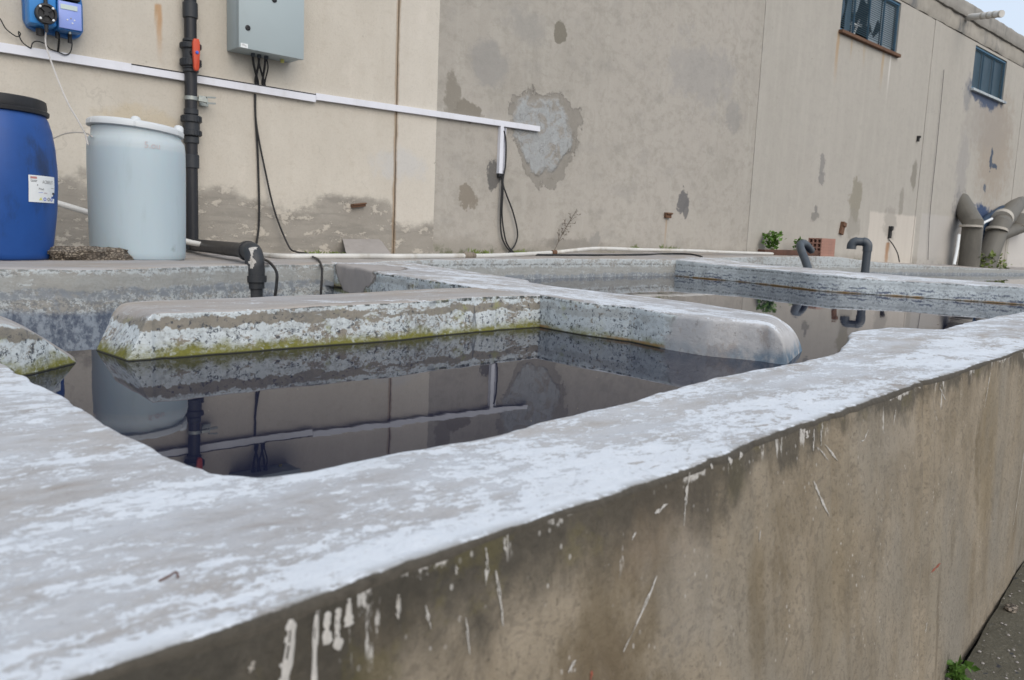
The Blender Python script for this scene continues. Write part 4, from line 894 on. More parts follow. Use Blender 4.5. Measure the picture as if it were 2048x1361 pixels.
# rain spout through the coping
p = at_y(1930, 36, WALL_Y); sp = thing('roof_spout', p, 'whitewashed rain spout sticking out of the roof edge', 'drain spout')
mb = MB(); pe = at_y(2004, 28, 6.55); d = (pe - p).normalized(); Ls = (pe - p).length + .35; path = [p - d * .35 + d * Ls * t for t in (0, .25, .5, .75, 1)]
mb.tube(path, .072, 14); mb.build('pipe', 'spout', sp)
for t in (.62, .74, .86, .98):
    mb = MB(); mb.tube([p - d * .35 + d * (Ls * t - .025), p - d * .35 + d * (Ls * t + .025)], .078, 14); mb.build('band', 'ring', sp)

# ------------------------------------------------------------------ wall equipment
def trunk(x0, z0, x1, z1, hgt, label, open_lid=False, dpt=.045):
    t = thing('cable_trunking', (x0, WALL_Y, z0), label, 'cable trunking', 'white cable trunking on the wall')
    a, b = Vector((x0, WALL_Y - dpt / 2, z0 - hgt / 2)), Vector((x1, WALL_Y - dpt / 2, z1 - hgt / 2))
    m_ = MB(); m_.bar(a, b, dpt - .012, hgt); m_.build('base', 'trunk', t, False, .002)
    off = Vector((0, -(dpt / 2), 0)); m_ = MB()
    if open_lid:
        xm = x0 + (x1 - x0) * .52; c = a + (b - a) * .52
        m_.bar(a + off, c + off, .012, hgt + .003); m_.bar(c + off, b + off + Vector((0, 0, -.014)), .012, hgt + .002)
    else: m_.bar(a + off, b + off, .012, hgt + .003)
    if open_lid:
        gap_shade = MB(); gap_shade.bar(c + Vector((0, -dpt / 2 - .001, hgt / 2 - .004)), b + Vector((0, -dpt / 2 - .001, hgt / 2 - .009)), .010, .011); gap_shade.build('slot', 'black', t, False)  # black strip painted as the shade in the gap of the sprung lid
    m_.build('lid', 'trunk', t, False, .002)
    return t
trunk(.4, CZ + 1.318, 4.014, CZ + 1.332, .068, 'long white cable trunking behind the black pipe, its lid sprung open at the end', True)
trunk(4.016, CZ + 1.337, 7.124, CZ + 1.388, .062, 'white cable trunking crossing from the cream wall onto the grey wall')
t = thing('cable_trunking', (6.52, WALL_Y, CZ + .75), 'short upright white trunking dropping from the long one, half open', 'cable trunking', 'white cable trunking on the wall')
mb = MB(); mb.box((6.468, WALL_Y - .05, CZ + .755), (6.522, WALL_Y, CZ + 1.315)); mb.build('lid', 'trunk', t, False, .002)
mb = MB(); mb.box((6.527, WALL_Y - .012, CZ + .755), (6.565, WALL_Y, CZ + 1.30)); mb.box((6.560, WALL_Y - .04, CZ + .755), (6.566, WALL_Y - .012, CZ + 1.30)); mb.build('base', 'trunk', t, False)
mb = MB(); mb.box((6.474, WALL_Y - .044, CZ + .71), (6.55, WALL_Y - .004, CZ + .754)); mb.build('cable_gland', 'black', t, False, .006)

# electrical cabinet
cab = thing('electrical_cabinet', (3.42, WALL_Y, CZ + 1.585), 'pale grey steel electrical cabinet on the cream wall with cables below', 'cabinet')
cx0, cx1, cz0, cz1 = 3.128, 3.752, CZ + 1.588, CZ + 2.42
mb = MB(); mb.box((cx0, 7.27, cz0), (cx1, WALL_Y, cz1)); mb.build('body', 'cabinet', cab, True, .006)
mb = MB(); mb.box((cx0 - .006, 7.215, cz0 - .006), (cx1 + .006, 7.262, cz1 + .006)); mb.build('door', 'cabinet', cab, True, .006)
for px, py in ((496, 56), (549, 0)):
    q = at_y(px, py, 7.21); ax = Matrix.Rotation(math.pi / 2, 3, 'X')
    mb = MB(); mb.lathe([(.024, -.004), (.024, .004), (.018, .008), (.010, .008), (.008, .003)], (q.x, 7.213, q.z), 20, 0, ax); mb.build('lock', 'black', cab)
q = at_y(489, 91.5, 7.21)
mb = MB(); mb.box((q.x - .034, 7.2125, q.z - .019), (q.x + .034, 7.2145, q.z + .019)); stk = mb.build('sticker', 'white', cab, False)
mb = MB()
for k, (a_, b_) in enumerate(((-.8, .1), (-.8, .6), (.2, .7))): mb.box((q.x + a_ * .03, 7.2115, q.z + .009 - k * .009), (q.x + b_ * .03, 7.2124, q.z + .0125 - k * .009))
mb.build('print', 'greyink', stk, False)
for dx in (.20, .26, .33): mb = MB(); mb.lathe([(.02, -.03), (.02, -.001)], (cx0 + dx, 7.38, cz0), 12); mb.build('cable_gland', 'pvcmid', cab)
mb = MB(); mb.lathe([(.018, -.03), (.018, -.001)], (cx0 + .50, 7.40, cz0), 12); mb.build('cable_gland', 'yellowink', cab)

def cable(name, pts, r, label, cat='cable', mat='cable', n=14, group=None, k=8):
    mb = MB(); mb.tube(smooth_path(pts, n), r, k); return tag(mb.build(name, mat), label, cat, group)
yw = WALL_Y - .02
zt = CZ + 1.335
for i, (dx, ex, rr, lab) in enumerate(((.20, .235, .012, 'leftmost thick black cable from the cabinet into the trunking'), (.255, .30, .010, 'black cable bowing right between cabinet and trunking, second from the left'), (.265, .215, .011, 'black cable slanting left between cabinet and trunking'), (.325, .285, .011, 'thick black cable slanting left under the cabinet, third gland'), (.335, .31, .007, 'thin rightmost black cable under the cabinet'))):
    x = cx0 + dx; e = cx0 + ex + .05
    cable('cable', [(x, 7.39, cz0 - .02), (x * .75 + e * .25 + (.02 if i == 4 else 0), 7.41, cz0 - .10), (e, yw - .01, zt + .035), (e + .012, yw, zt - .02)], rr, lab, group='cables between the cabinet and the trunking')
cable('cable', [at_y(510, 188, yw), at_y(511, 230, yw), at_y(515, 300, yw), at_y(517, 350, yw), at_y(518.5, 420, yw), at_y(517, 460, yw), at_y(512, 492, yw)], .0105, 'straight black cable hanging from the trunking down behind the elbow pipe')
cable('cable', [at_y(511, 190, yw), at_y(513, 250, yw - .01), at_y(530, 340, yw - .02), at_y(550, 425, yw - .04), at_y(577, 492, yw - .10), at_y(592, 504, 7.2), on_ledge(612, 514, .03), on_ledge(628, 519, .015), on_ledge(637, 524, .012), at_y(643, 534, 5.36), at_y(644, 550, 5.30), at_y(641, 600, 5.28)], .009, 'black cable swinging right from the trunking and over the ledge into the pool')
cable('cable', [at_y(505, 505, 6.2), at_y(528, 519, 5.6), at_y(541, 527, 5.2), at_y(553, 545, 4.98), at_y(553, 570, 4.95), at_y(548, 605, 4.95)], .010, 'short black cable looping down beside the elbow pipe into the pool')
gx = 6.51
for pts, lab in (([(1003, 352), (1004, 372), (1001, 430), (1003, 470), (1012, 493), (1024, 506)], 'left strand of the black cable loop under the short trunking'),
                 ([(1005, 352), (1006, 380), (1004, 430), (1010, 475), (1018, 495), (1030, 507)], 'middle strand of the black cable loop under the short trunking'),
                 ([(1008, 262), (1012, 285), (1011, 330), (1006, 365), (1013, 390), (1026, 425), (1035, 465), (1030, 490), (1015, 508)], 'black cable bowing out right in a long loop to the ground')):
    cable('cable', [at_y(a_, b_, yw - .03) for a_, b_ in pts], .0095, lab, group='black cables hanging on the grey wall')
cable('cable', [on_ledge(a_, b_, .012) for a_, b_ in ((1000, 511), (1060, 512), (1110, 512.5), (1160, 512.5), (1200, 512.5), (1250, 512), (1300, 511), (1340, 509.5), (1375, 510), (1395, 513), (1404, 516))], .012, 'thin black cable lying along the back ledge below the white hose')

# dosing pump
pump = thing('dosing_pump', (1.7, WALL_Y, CZ + 1.44), 'bright blue wall mounted dosing pump with round black head and display', 'pump')
def pump_box(xa, xb, za, zb, ya, yb, name, mat, par, bev=.02, ch=0):
    m_ = MB(); m_.box((xa, ya, za), (xb, yb, zb)); return m_.build(name, mat, par, True, bev)
mb = MB(); pr = [(1.485, 1.53), (1.51, 1.475), (1.56, 1.455), (1.83, 1.44), (1.875, 1.46), (1.905, 1.51), (1.905, 1.72), (1.86, 1.95), (1.52, 1.95), (1.48, 1.90)]
n = len(pr); mb.add([(x, 7.42, z + CZ) for x, z in pr] + [(x, WALL_Y, z + CZ) for x, z in pr], [tuple(range(n)), tuple(range(2 * n - 1, n - 1, -1))] + [(j, (j + 1) % n, n + (j + 1) % n, n + j) for j in range(n)])
mb.build('back_plate', 'pump', pump, True, .012)
pump_box(1.487, 1.68, CZ + 1.475, CZ + 1.92, 7.27, 7.418, 'housing', 'pumpface', pump, .02)
pump_box(1.682, 1.862, CZ + 1.465, CZ + 1.69, 7.27, 7.418, 'control_housing', 'pump', pump, .016)
pump_box(1.69, 1.845, CZ + 1.70, CZ + 1.735, 7.255, 7.418, 'cover_flap', 'dark', pump, .006)
pump_box(1.69, 1.85, CZ + 1.742, CZ + 1.92, 7.29, 7.418, 'upper_housing', 'pumpface', pump, .012)
pn = pump_box(1.690, 1.852, CZ + 1.478, CZ + 1.682, 7.258, 7.268, 'control_panel', 'panel', pump, .004)
pump_box(1.703, 1.822, CZ + 1.622, CZ + 1.658, 7.253, 7.257, 'display', 'display', pn, 0)
for dx, dz in ((.05, .055), (.075, .07), (.10, .06), (.085, .035)):
    m_ = MB(); m_.lathe([(.006, 0), (.005, .003)], (1.70 + dx, 7.257, CZ + 1.49 + dz), 10, 0, Matrix.Rotation(math.pi / 2, 3, 'X')); m_.build('button', 'greyink' if dz > .06 else 'white', pn)
hx, hz = 1.598, CZ + 1.556; ax = Matrix.Rotation(math.pi / 2, 3, 'X')
mb = MB(); mb.lathe([(.076, 0), (.078, .03), (.074, .05), (.058, .052), (.054, .038), (.052, .036), (.02, .036), (.018, .05), (.0, .05)], (hx, 7.268, hz), 40, 0, ax); hd = mb.build('pump_head', 'black', pump)
mb = MB()
for k in range(4):
    a_ = math.pi / 4 + k * math.pi / 2; mb.bar((hx + .015 * math.cos(a_), 7.222, hz + .015 * math.sin(a_)), (hx + .055 * math.cos(a_), 7.222, hz + .055 * math.sin(a_)), .008, .02, up=(0, 1, 0))
mb.build('rib', 'black', hd, False)
for k in range(4):
    a_ = math.pi / 4 + k * math.pi / 2; m_ = MB(); m_.lathe([(.009, 0), (.009, .006), (.005, .008)], (hx + .062 * math.cos(a_), 7.219, hz + .062 * math.sin(a_)), 12, 0, ax); m_.build('screw', 'white', hd)
for zz, dz in ((CZ + 1.475, -.055), (CZ + 1.632, .05)):
    m_ = MB(); m_.tube([(hx, 7.245, zz), (hx, 7.245, zz + dz * .5), (hx, 7.245, zz + dz)], [.016, .014, .012], 12); m_.build('valve', 'black', pump)
for x, r_, l_ in ((1.58, .03, .05), (1.70, .014, .05), (1.79, .016, .07)):
    m_ = MB(); m_.tube([(x, 7.37, CZ + 1.462), (x, 7.37, CZ + 1.462 - l_)], r_, 12); m_.build('connector', 'black', pump)
m_ = MB(); m_.tube([(1.775, 7.30, CZ + 1.468), (1.775, 7.30, CZ + 1.448)], .01, 10); m_.build('nipple', 'steel', pump)
cable('hose', [(hx, 7.245, CZ + 1.43), at_y(92, 65, 7.3), at_y(91, 85, 7.3), at_y(96, 105, 7.2), at_y(112, 150, 6.9), at_y(135, 205, 6.5), at_y(158, 245, 6.15), at_y(170, 268, 5.98), at_y(176, 290, 5.85)], .006, 'thin clear hose from the blue pump down to the white tank', 'hose', 'tube')
cable('hose', [at_y(105, 278, 7.3), at_y(130, 268, 6.9), at_y(155, 265, 6.5), at_y(172, 267, 6.2), at_y(184, 273, 5.85)], .005, 'faint clear hose crossing from the wall to the white tank rim', 'hose', 'tube')
yp = WALL_Y - .055
cable('cable', [at_y(-10, 30, yp), at_y(0, 38, yp), at_y(12, 58, yp), at_y(30, 72, yp), at_y(38, 73, yp), at_y(41, 68, yp), at_y(37, 64, yp - .01), at_y(39, 74, yp - .01), at_y(46, 86, yp), at_y(58, 95, yp), at_y(62, 96, yp), at_y(65, 87, yp), at_y(74, 83, yp), at_y(90, 88, yp), at_y(100, 98, yp - .01), at_y(116, 104, yp - .01), at_y(130, 110, yp - .01), at_y(140, 106, yp), at_y(144, 92, yp), at_y(143, 80, 7.4)], .0045, 'thin black cable curling along the trunking under the blue pump')
cable('cable', [at_y(118, 68, 7.38), at_y(118, 85, 7.42), at_y(116, 104, 7.46)], .008, 'short thick black cable from pump into the trunking')

# black pipe run: riser on the wall, elbow across the ledge, spigot into the pool
pipe = thing('drain_pipe', (2.77, 7.42, CZ - .2), 'black plastic pipe running down the wall and over the ledge into the pool', 'pipe')
px_, py_ = 2.768, 7.42; r0 = .053
mb = MB(); mb.tube([(px_, py_, CZ - .20), (px_, py_, CZ + 3.2)], r0, 24); mb.build('riser', 'pvc', pipe)
def collar(z0, z1, r_, name='coupling', ribs=0, par=pipe):
    m_ = MB(); b_ = .006; m_.lathe([(r_ - b_, z0), (r_, z0 + b_), (r_, z1 - b_), (r_ - b_, z1)], (px_, py_, CZ), 28)
    for k in range(ribs):
        a_ = 2 * math.pi * k / ribs; m_.bar((px_ + r_ * math.cos(a_), py_ + r_ * math.sin(a_), CZ + z0 + .008), (px_ + r_ * math.cos(a_), py_ + r_ * math.sin(a_), CZ + z1 - .008), .008, .012, up=(-math.sin(a_), math.cos(a_), 0))
    return m_.build(name, 'pvcfit', par)
def zpx(py): return at_y(380, py, 7.36).z - CZ
collar(zpx(34), zpx(2), .064); collar(zpx(250), zpx(238), .070)
vb = collar(zpx(136), zpx(84), .068, 'valve_body'); collar(zpx(96), zpx(84), .088, 'union_nut', 20, ); collar(zpx(131), zpx(116), .088, 'union_nut', 20); collar(zpx(82), zpx(76), .066); collar(zpx(143), zpx(136), .066)
collar(zpx(244), zpx(230), .086, 'union_nut', 20); collar(zpx(271), zpx(259), .086, 'union_nut', 20); collar(zpx(262), zpx(242), .072, 'union_body'); collar(zpx(286), zpx(272), .066); collar(zpx(228), zpx(216), .062); collar(zpx(336), zpx(308), .065); collar(zpx(500), zpx(480), .066)
hq = [(-.020, .115), (.022, .115), (.030, .09), (.030, .02), (.022, -.11), (.006, -.122), (-.014, -.12), (-.022, -.10), (-.030, .02), (-.030, .085)]
c = at_y(391, 110, 7.31); n = len(hq); dv = Vector((.93, -.37, 0)); nv_ = Vector((-.37, -.93, 0)).normalized()
mb = MB(); vs = [c + Vector((.72, -.0, 0)) * 0 + Vector((1, 0, 0)) * u_ + Vector((0, 0, v_ * 1.15)) for u_, v_ in hq]
mb.add([v + Vector((0, -.03, 0)) for v in vs] + [v + Vector((0, .005, 0)) for v in vs], [tuple(range(n)), tuple(range(2 * n - 1, n - 1, -1))] + [(j, (j + 1) % n, n + (j + 1) % n, n + j) for j in range(n)])
hl = mb.build('handle', 'red', vb, True, .006)
mb = MB(); mb.lathe([(.014, 0), (.014, .006), (.010, .010)], (c.x + .002, c.y - .03, c.z + .015), 16, 0, ax); mb.build('cap', 'bluecap', hl)
mb = MB(); mb.tube([(c.x - .005, c.y, c.z + .02), (c.x - .01, py_ - .05, c.z + .02)], .025, 14); mb.build('stem', 'pvc', vb)
zc = zpx(195)
mb = MB(); mb.lathe([(.054, zc - .018), (.060, zc - .016), (.060, zc + .016), (.054, zc + .018)], (px_, py_, CZ), 24); br = mb.build('pipe_clamp', 'steel', pipe)
mb = MB(); mb.bar((px_ + .055, py_ - .02, CZ + zc), (px_ + .12, py_ - .03, CZ + zc - .005), .05, .035); mb.bar((px_ + .115, py_ - .06, CZ + zc + .02), (px_ + .20, py_ - .05, CZ + zc + .03), .018, .014); mb.bar((px_ + .115, py_ - .06, CZ + zc - .03), (px_ + .20, py_ - .05, CZ + zc - .022), .018, .014); mb.bar((px_ + .13, py_ + .04, CZ + zc - .045), (px_ + .13, py_ + .06, CZ + zc + .045), .08, .01); mb.build('bracket', 'steel', br, False)
E3 = at_y(507, 499, 5.25)                    # outer elbow over the ledge edge
zh = CZ - .195
P0 = Vector((px_ + .01, py_ - .02, zh)); P1 = Vector((2.40, 5.35, zh + .02)); P2 = Vector((2.345, 5.12, zh + .02)); 
arc = [P0, P1]
mb = MB(); mb.tube([P0, P1], r0 + .001, 24); mb.build('crossing_pipe', 'pvc', pipe)
dirv = (P1 - P0).normalized(); side_r = Vector((1, 0, 0))
def bend(a, d1, d2, R_, n=10):
    """quarter bend starting at a, heading d1, ending heading d2"""
    cc = a + d2 * R_; return [cc - d2 * R_ * math.cos(t) + d1 * R_ * math.sin(t) for t in [math.pi / 2 * k / n for k in range(n + 1)]]
d1 = Vector((-.10, -1, 0)).normalized()
el = bend(P1, (P1 - P0).normalized(), Vector((0, 0, -1)), .10)
mb = MB(); mb.tube([P1 - dirv * .08] + el + [el[-1] + Vector((0, 0, -.015))], .064, 24); e_ = mb.build('elbow', 'pvcfit', pipe)
mb = MB(); mb.tube([P1 - dirv * .13, P1 - dirv * .07], .071, 24); mb.build('coupling', 'pvc', pipe)
b0 = el[-1]
for name, z0, z1, r_ in (('socket', .012, .062, .066), ('union_nut', .062, .105, .078), ('socket', .105, .150, .063), ('spigot', .150, .55, .052)):
    mb = MB(); mb.tube([b0 - Vector((0, 0, z0)), b0 - Vector((0, 0, z1))], r_, 24); mb.build(name, 'pvcfit', pipe)
mb = MB(); vs = []; fs = []                   # flaked white paint on the elbow
ring = smooth_path(el + [el[-1] + Vector((0, 0, -.05))], 3)[12:]; NA = 14
for i, pc in enumerate(ring):
    tt = (ring[min(i + 1, len(ring) - 1)] - ring[max(i - 1, 0)]).normalized()
    for j in range(NA + 1):
        a_ = -1.15 + 1.5 * j / NA; out = Vector((math.sin(a_), -math.cos(a_), .15)); out = (out - tt * out.dot(tt)).normalized(); vs.append(pc + out * .0652)
kk = fbm(np.array([[i * .22, j * .33, 3.3] for i in range(len(ring)) for j in range(NA)]), 12, 4)
for i in range(len(ring) - 1):
    for j in range(NA):
        cen = 1 - abs((j - 5 + i * .12) / 4.2)
        if cen + 1.6 * kk[i * NA + j] > .45: fs.append((i * (NA + 1) + j, i * (NA + 1) + j + 1, (i + 1) * (NA + 1) + j + 1, (i + 1) * (NA + 1) + j))
mb.add(vs, fs); mb.build('paint_patch', 'splash', e_)

# ------------------------------------------------------------------ drums
dc = Vector((.963, 5.78, CZ - .262)); drum = thing('plastic_drum', dc, 'tall blue plastic drum with black lid and paper label, left of the white tank', 'drum')
pf = [(.0, .0), (.285, 0), (.298, .015), (.302, .04), (.318, .16), (.334, .30), (.342, .45), (.342, .55), (.333, .68), (.318, .78), (.300, .845), (.286, .87), (.286, .90)]
mb = MB(); mb.lathe(smooth2 if False else pf[1:], dc, 72); mb.build('body', 'drum', drum, True, 0, 60)
mb = MB(); mb.lathe([(.290, .868), (.306, .872), (.308, .892), (.298, .900)], dc, 72); mb.build('clamp_ring', 'black', drum)
mb = MB(); mb.lathe([(.294, .896), (.297, .92), (.292, .955), (.280, .962), (.268, .952), (.0, .950)], dc, 72); mb.build('lid', 'black', drum)
# label wrapped on the drum
def drum_r(z): return float(np.interp(z, [p_[1] for p_ in pf], [p_[0] for p_ in pf]))
p = at_y(82, 379, 5.55); rel_ = Vector((p.x - dc.x, p.y - dc.y)); 
def drum_hit(px, py):
    d = ray(px, py); o2 = np.array([0., 0.]); t = 1
    for _ in range(4):
        z = d[2] * t + CZ - dc.z; r_ = drum_r(z); a_ = d[0] ** 2 + d[1] ** 2; b_ = -2 * (d[0] * dc.x + d[1] * dc.y); c_ = dc.x ** 2 + dc.y ** 2 - r_ ** 2
        disc = max(b_ * b_ - 4 * a_ * c_, 0); t = (-b_ - math.sqrt(disc)) / (2 * a_)
    return math.atan2(d[1] * t - dc.y, d[0] * t - dc.x), d[2] * t + CZ - dc.z
a0, zt0 = drum_hit(56, 349.5); a1, zb1 = drum_hit(107, 407); zt1 = drum_hit(106, 355)[1]; zb0 = drum_hit(59, 404)[1]
zt_, zb_ = (zt0 + zt1) / 2, (zb0 + zb1) / 2
def wrap(u_, v_, off=.003):                    # u right 0..1, v down 0..1
    a_ = a0 + (a1 - a0) * u_; z = zt_ + (zb_ - zt_) * v_; r_ = drum_r(z) + off
    return (dc.x + r_ * math.cos(a_), dc.y + r_ * math.sin(a_), dc.z + z)
mb = MB(); nu = 12; vs = [wrap(i / nu, j / nu) for i in range(nu + 1) for j in range(nu + 1)]
mb.add(vs, [(i * 13 + j, i * 13 + j + 1, (i + 1) * 13 + j + 1, (i + 1) * 13 + j) for i in range(nu) for j in range(nu) if not (i >= 11 and j in (8, 9)) and not (i >= 10 and j == 9)]); lab = mb.build('paper_label', 'white', drum)
def print_on(txt, u_, v_, size, mat, aspect=1.0, name='lettering', squash=1):
    vs, fs = text_mesh(txt, 1.0); m_ = MB(); m_.add([wrap(u_ + v.x * size * aspect, v_ - v.y * size * squash, .0045) for v in vs], fs); return m_.build(name, mat, lab, False)
print_on('ACBBELIT', .66, .23, .135, 'greyink', .78, squash=1.35); print_on('Prod.', .40, .50, .11, 'ink', .8)
def quad_on(u0, v0, u1, v1, mat, name='print'):
    m_ = MB(); m_.add([wrap(u0, v0, .0045), wrap(u1, v0, .0045), wrap(u1, v1, .0045), wrap(u0, v1, .0045)], [(0, 1, 2, 3)]); return m_.build(name, mat, lab, False)
quad_on(.05, .05, .25, .13, 'redink'); quad_on(.05, .185, .26, .20, 'ink'); quad_on(.06, .23, .24, .245, 'ink'); quad_on(.25, .33, .28, .38, 'greyink'); quad_on(.30, .62, .45, .635, 'blueink'); quad_on(.5, .62, .62, .66, 'pinkink'); quad_on(.86, .60, .98, .68, 'ink'); quad_on(.80, .43, .95, .45, 'greyink')
m_ = MB(); m_.add([wrap(.38, .80, .0045), wrap(.44, .92, .0045), wrap(.31, .92, .0045)], [(0, 1, 2)]); m_.build('hazard_mark', 'yellowink', lab, False)
for cu_, mt in ((.53, 'blueink'), (.69, 'greyink'), (.83, 'blueink')):
    m_ = MB(); ang = [2 * math.pi * k / 16 for k in range(16)]
    m_.add([wrap(cu_ + .062 * math.cos(t), .87 + .07 * math.sin(t), .0045) for t in ang] + [wrap(cu_ + .030 * math.cos(t), .87 + .034 * math.sin(t), .0045) for t in ang], [(k, (k + 1) % 16, 16 + (k + 1) % 16, 16 + k) for k in range(16)]); m_.build('hazard_mark', mt, lab, False)

tc = Vector((1.85, 5.965, CZ - .262)); wt = thing('plastic_tank', tc, 'pale translucent white chemical tank with a crooked lid, beside the blue drum', 'tank')
mb = MB(); mb.lathe([(.296, 0), (.304, .012), (.307, .05), (.311, .30), (.313, .62), (.311, .76), (.304, .805), (.285, .83), (.283, .86), (.283, .885)], tc, 72); mb.build('body', 'tankplastic', wt, True, 0, 60)
tm = Matrix.Rotation(math.radians(4.3), 3, 'Y') @ Matrix.Identity(3)
lc = tc + Vector((-.005, 0, .872))
mb = MB(); mb.lathe([(.296, -.004), (.307, .0), (.308, .030), (.299, .040), (.285, .046), (.20, .056), (.10, .060), (.0, .062)], lc, 72, 0, tm); lid = mb.build('lid', 'lid', wt, True, 0, 50)
for aa, rr in ((-1.9, .14), (-.35, .27)):
    v = tm @ Vector((rr * math.cos(aa), rr * math.sin(aa), .062)); mb = MB(); mb.lathe([(.034, -.02), (.030, .012), (.020, .022), (.010, .025)], lc + v, 20, 0, tm); mb.build('knob', 'lid', lid)
for k in range(6):
    aa = 2 * math.pi * k / 6 + .2; a3 = tm @ Vector((.310 * math.cos(aa), .310 * math.sin(aa), .002)); b3 = tm @ Vector((.310 * math.cos(aa), .310 * math.sin(aa), .030)); mb = MB(); mb.bar(lc + a3, lc + b3, .010, .006, up=(math.cos(aa), math.sin(aa), 0)); mb.build('grip_rib', 'lid', lid, False)
vs, fs = text_mesh('5.ou', .06); 
a_c = math.atan2(at_y(300, 292, 5.7).y - tc.y, at_y(300, 292, 5.7).x - tc.x); zc_ = at_y(300, 292, 5.68).z
mb = MB(); mb.add([(tc.x + .3145 * math.cos(a_c + v.x / .3145), tc.y + .3145 * math.sin(a_c + v.x / .3145), zc_ + v.y) for v in vs], fs); mb.build('handwriting', 'pinkink', wt, False)

# ------------------------------------------------------------------ hose, slabs, rubble on the ledge
hs = thing('garden_hose', at_z(800, 512, .25), 'long white plastic hose lying along the foot of the wall', 'hose')
hp = [at_y(-20, 372, 7.3), at_y(60, 392, 7.2), at_y(115, 407, 7.1), at_y(175, 425, 7.0), at_y(300, 462, 6.95), at_y(375, 484, 6.9), at_y(440, 496, 6.9), at_y(500, 508, 6.95), at_y(560, 514, 6.95), at_y(700, 514, 7.0), at_y(800, 514.5, 7.1), at_y(930, 511.5, 7.15), at_y(985, 511, 7.2), at_y(1100, 506, 7.25), at_y(1200, 497.5, 7.3), at_y(1280, 500, 7.3), at_y(1380, 502, 7.3), at_y(1450, 505, 7.3), at_y(1540, 509, 7.25)]
hp = hp[:8] + [on_ledge(a_, b_, .020) for a_, b_ in ((560, 518), (640, 518), (720, 518), (800, 518.5), (870, 517.5), (930, 516.5), (985, 516))] + [at_y(1100, 506, 7.0), at_y(1150, 501, 7.0), at_y(1200, 497.5, 7.05), at_y(1280, 500, 7.1), at_y(1380, 502, 7.1), at_y(1450, 505, 7.1), at_y(1545, 508, 7.1)]
mb = MB(); mb.tube(smooth_path(hp, 10), .024, 12); mb.build('tube', 'hose', hs)
a, b = on_ledge(930, 516.5, .022), on_ledge(945, 516.4, .022)
mb = MB(); mb.tube([a - (b - a) * .2, a, b, b + (b - a) * .2], [.03, .036, .036, .03], 14); mb.build('coupling', 'slab', hs)
a, b = at_y(1104, 505.6, 7.0), at_y(1112, 505, 7.0); mb = MB(); mb.tube([a, b], .029, 14); mb.build('clamp', 'rustmetal', hs)
def blob_slab(name, cx, cy, z, rx, ry, h, mat, label, cat, seed, n=40, rings=7, rot=0):
    m_ = MB(); vs = []
    for i in range(rings + 1):
        t = i / rings; rr = (1 - max(0, t - .6) * 2.3 * .9) * (1.0 if t > 0 else .96); zz = z + h * min(1, t * 1.5)
        for j in range(n):
            a_ = 2 * math.pi * j / n; q = np.array([[math.cos(a_) * 2 + seed, math.sin(a_) * 2, t * 2.0]]); e = 1 + .55 * float(fbm(q, seed, 4)[0]) + .10 * random.uniform(-1, 1)
            x = rx * rr * e * math.cos(a_); y = ry * rr * e * math.sin(a_)
            vs.append((cx + x * math.cos(rot) - y * math.sin(rot), cy + x * math.sin(rot) + y * math.cos(rot), zz + h * .25 * (random.random() - .5) * (i > 0)))
    fs = [(i * n + j, i * n + (j + 1) % n, (i + 1) * n + (j + 1) % n, (i + 1) * n + j) for i in range(rings) for j in range(n)] + [tuple(range(n))[::-1], tuple(range(rings * n, rings * n + n))]
    m_.add(vs, fs); return tag(m_.build(name, mat, None, True, 0, 25), label, cat)
p = at_z(165, 521, .262); p = on_ledge(165, 521, 0); blob_slab('concrete_chunk', p.x + .02, p.y + .12, p.z - .01, .28, .13, .085, 'pebble', 'broken slab of pebbly concrete lying in front of the drums', 'rubble', 4, rot=.15)
sl = thing('stone_slab', at_y(737, 508, 7.3), 'grey stone slab leaning against the foot of the wall', 'stone slab')
P = [at_y(690, 484, 7.44), at_y(765, 484, 7.44), at_y(786, 512, 7.15), at_y(697, 512, 7.15)]
mb = MB(); th = Vector((0, .06, .03)); mb.add(P + [q + th for q in P], [(0, 1, 2, 3), (7, 6, 5, 4), (0, 4, 5, 1), (1, 5, 6, 2), (2, 6, 7, 3), (3, 7, 4, 0)]); mb.build('slab', 'flagstone', sl, True, .008)

# timber, hollow brick, plants at the right
pa, pb = at_y(1522, 505, 7.2), at_y(1636, 507, 6.95)
pl = MB(); pl.bar((pa.x, pa.y, pa.z), (pb.x - .1, pb.y, pb.z), .16, .095); tag(pl.build('timber_plank', 'wood', None, True, .01), 'short dark brown timber lying on the white ledge beside the hollow brick', 'timber')
bk = thing('hollow_brick', at_y(1645, 513, 7.0), 'terracotta hollow brick with square holes standing on the ledge', 'brick')
bx, by, bz = 13.55, 6.98, at_y(1650, 514, 7.0).z - .01
def brick_mesh():
    m_ = MB(); L_, Wd, Hh = .42, .27, .335; nc, nr = 3, 4; t_ = .022
    cw = (Wd - t_ * (nc + 1)) / nc; ch = (Hh - t_ * (nr + 1)) / nr
    for i in range(nc + 1): m_.box((0, i * (cw + t_), 0), (L_, i * (cw + t_) + t_, Hh))
    for i in range(nc):
        for j in range(nr + 1): m_.box((.002, i * (cw + t_) + t_, j * (ch + t_)), (L_, (i + 1) * (cw + t_), j * (ch + t_) + t_))
    for j in range(6): m_.box((.01, -.004, .03 + j * .05), (L_ - .01, 0, .05 + j * .05))
    return m_
m_ = brick_mesh(); Mx = Matrix.Translation((bx, by - .1, bz)) @ Matrix.Rotation(math.radians(-6), 4, 'Z'); m_.v = [tuple(Mx @ Vector(v)) for v in m_.v]; m_.build('shell', 'brick', bk, False)
mb = MB(); mb.box((.15, .02, .02), (.16, .25, .31)); mb.v = [tuple(Mx @ Vector(v)) for v in mb.v]; mb.build('hole_shade', 'dark', bk, False)  # near-black sheet added inside to darken the brick holes like shade

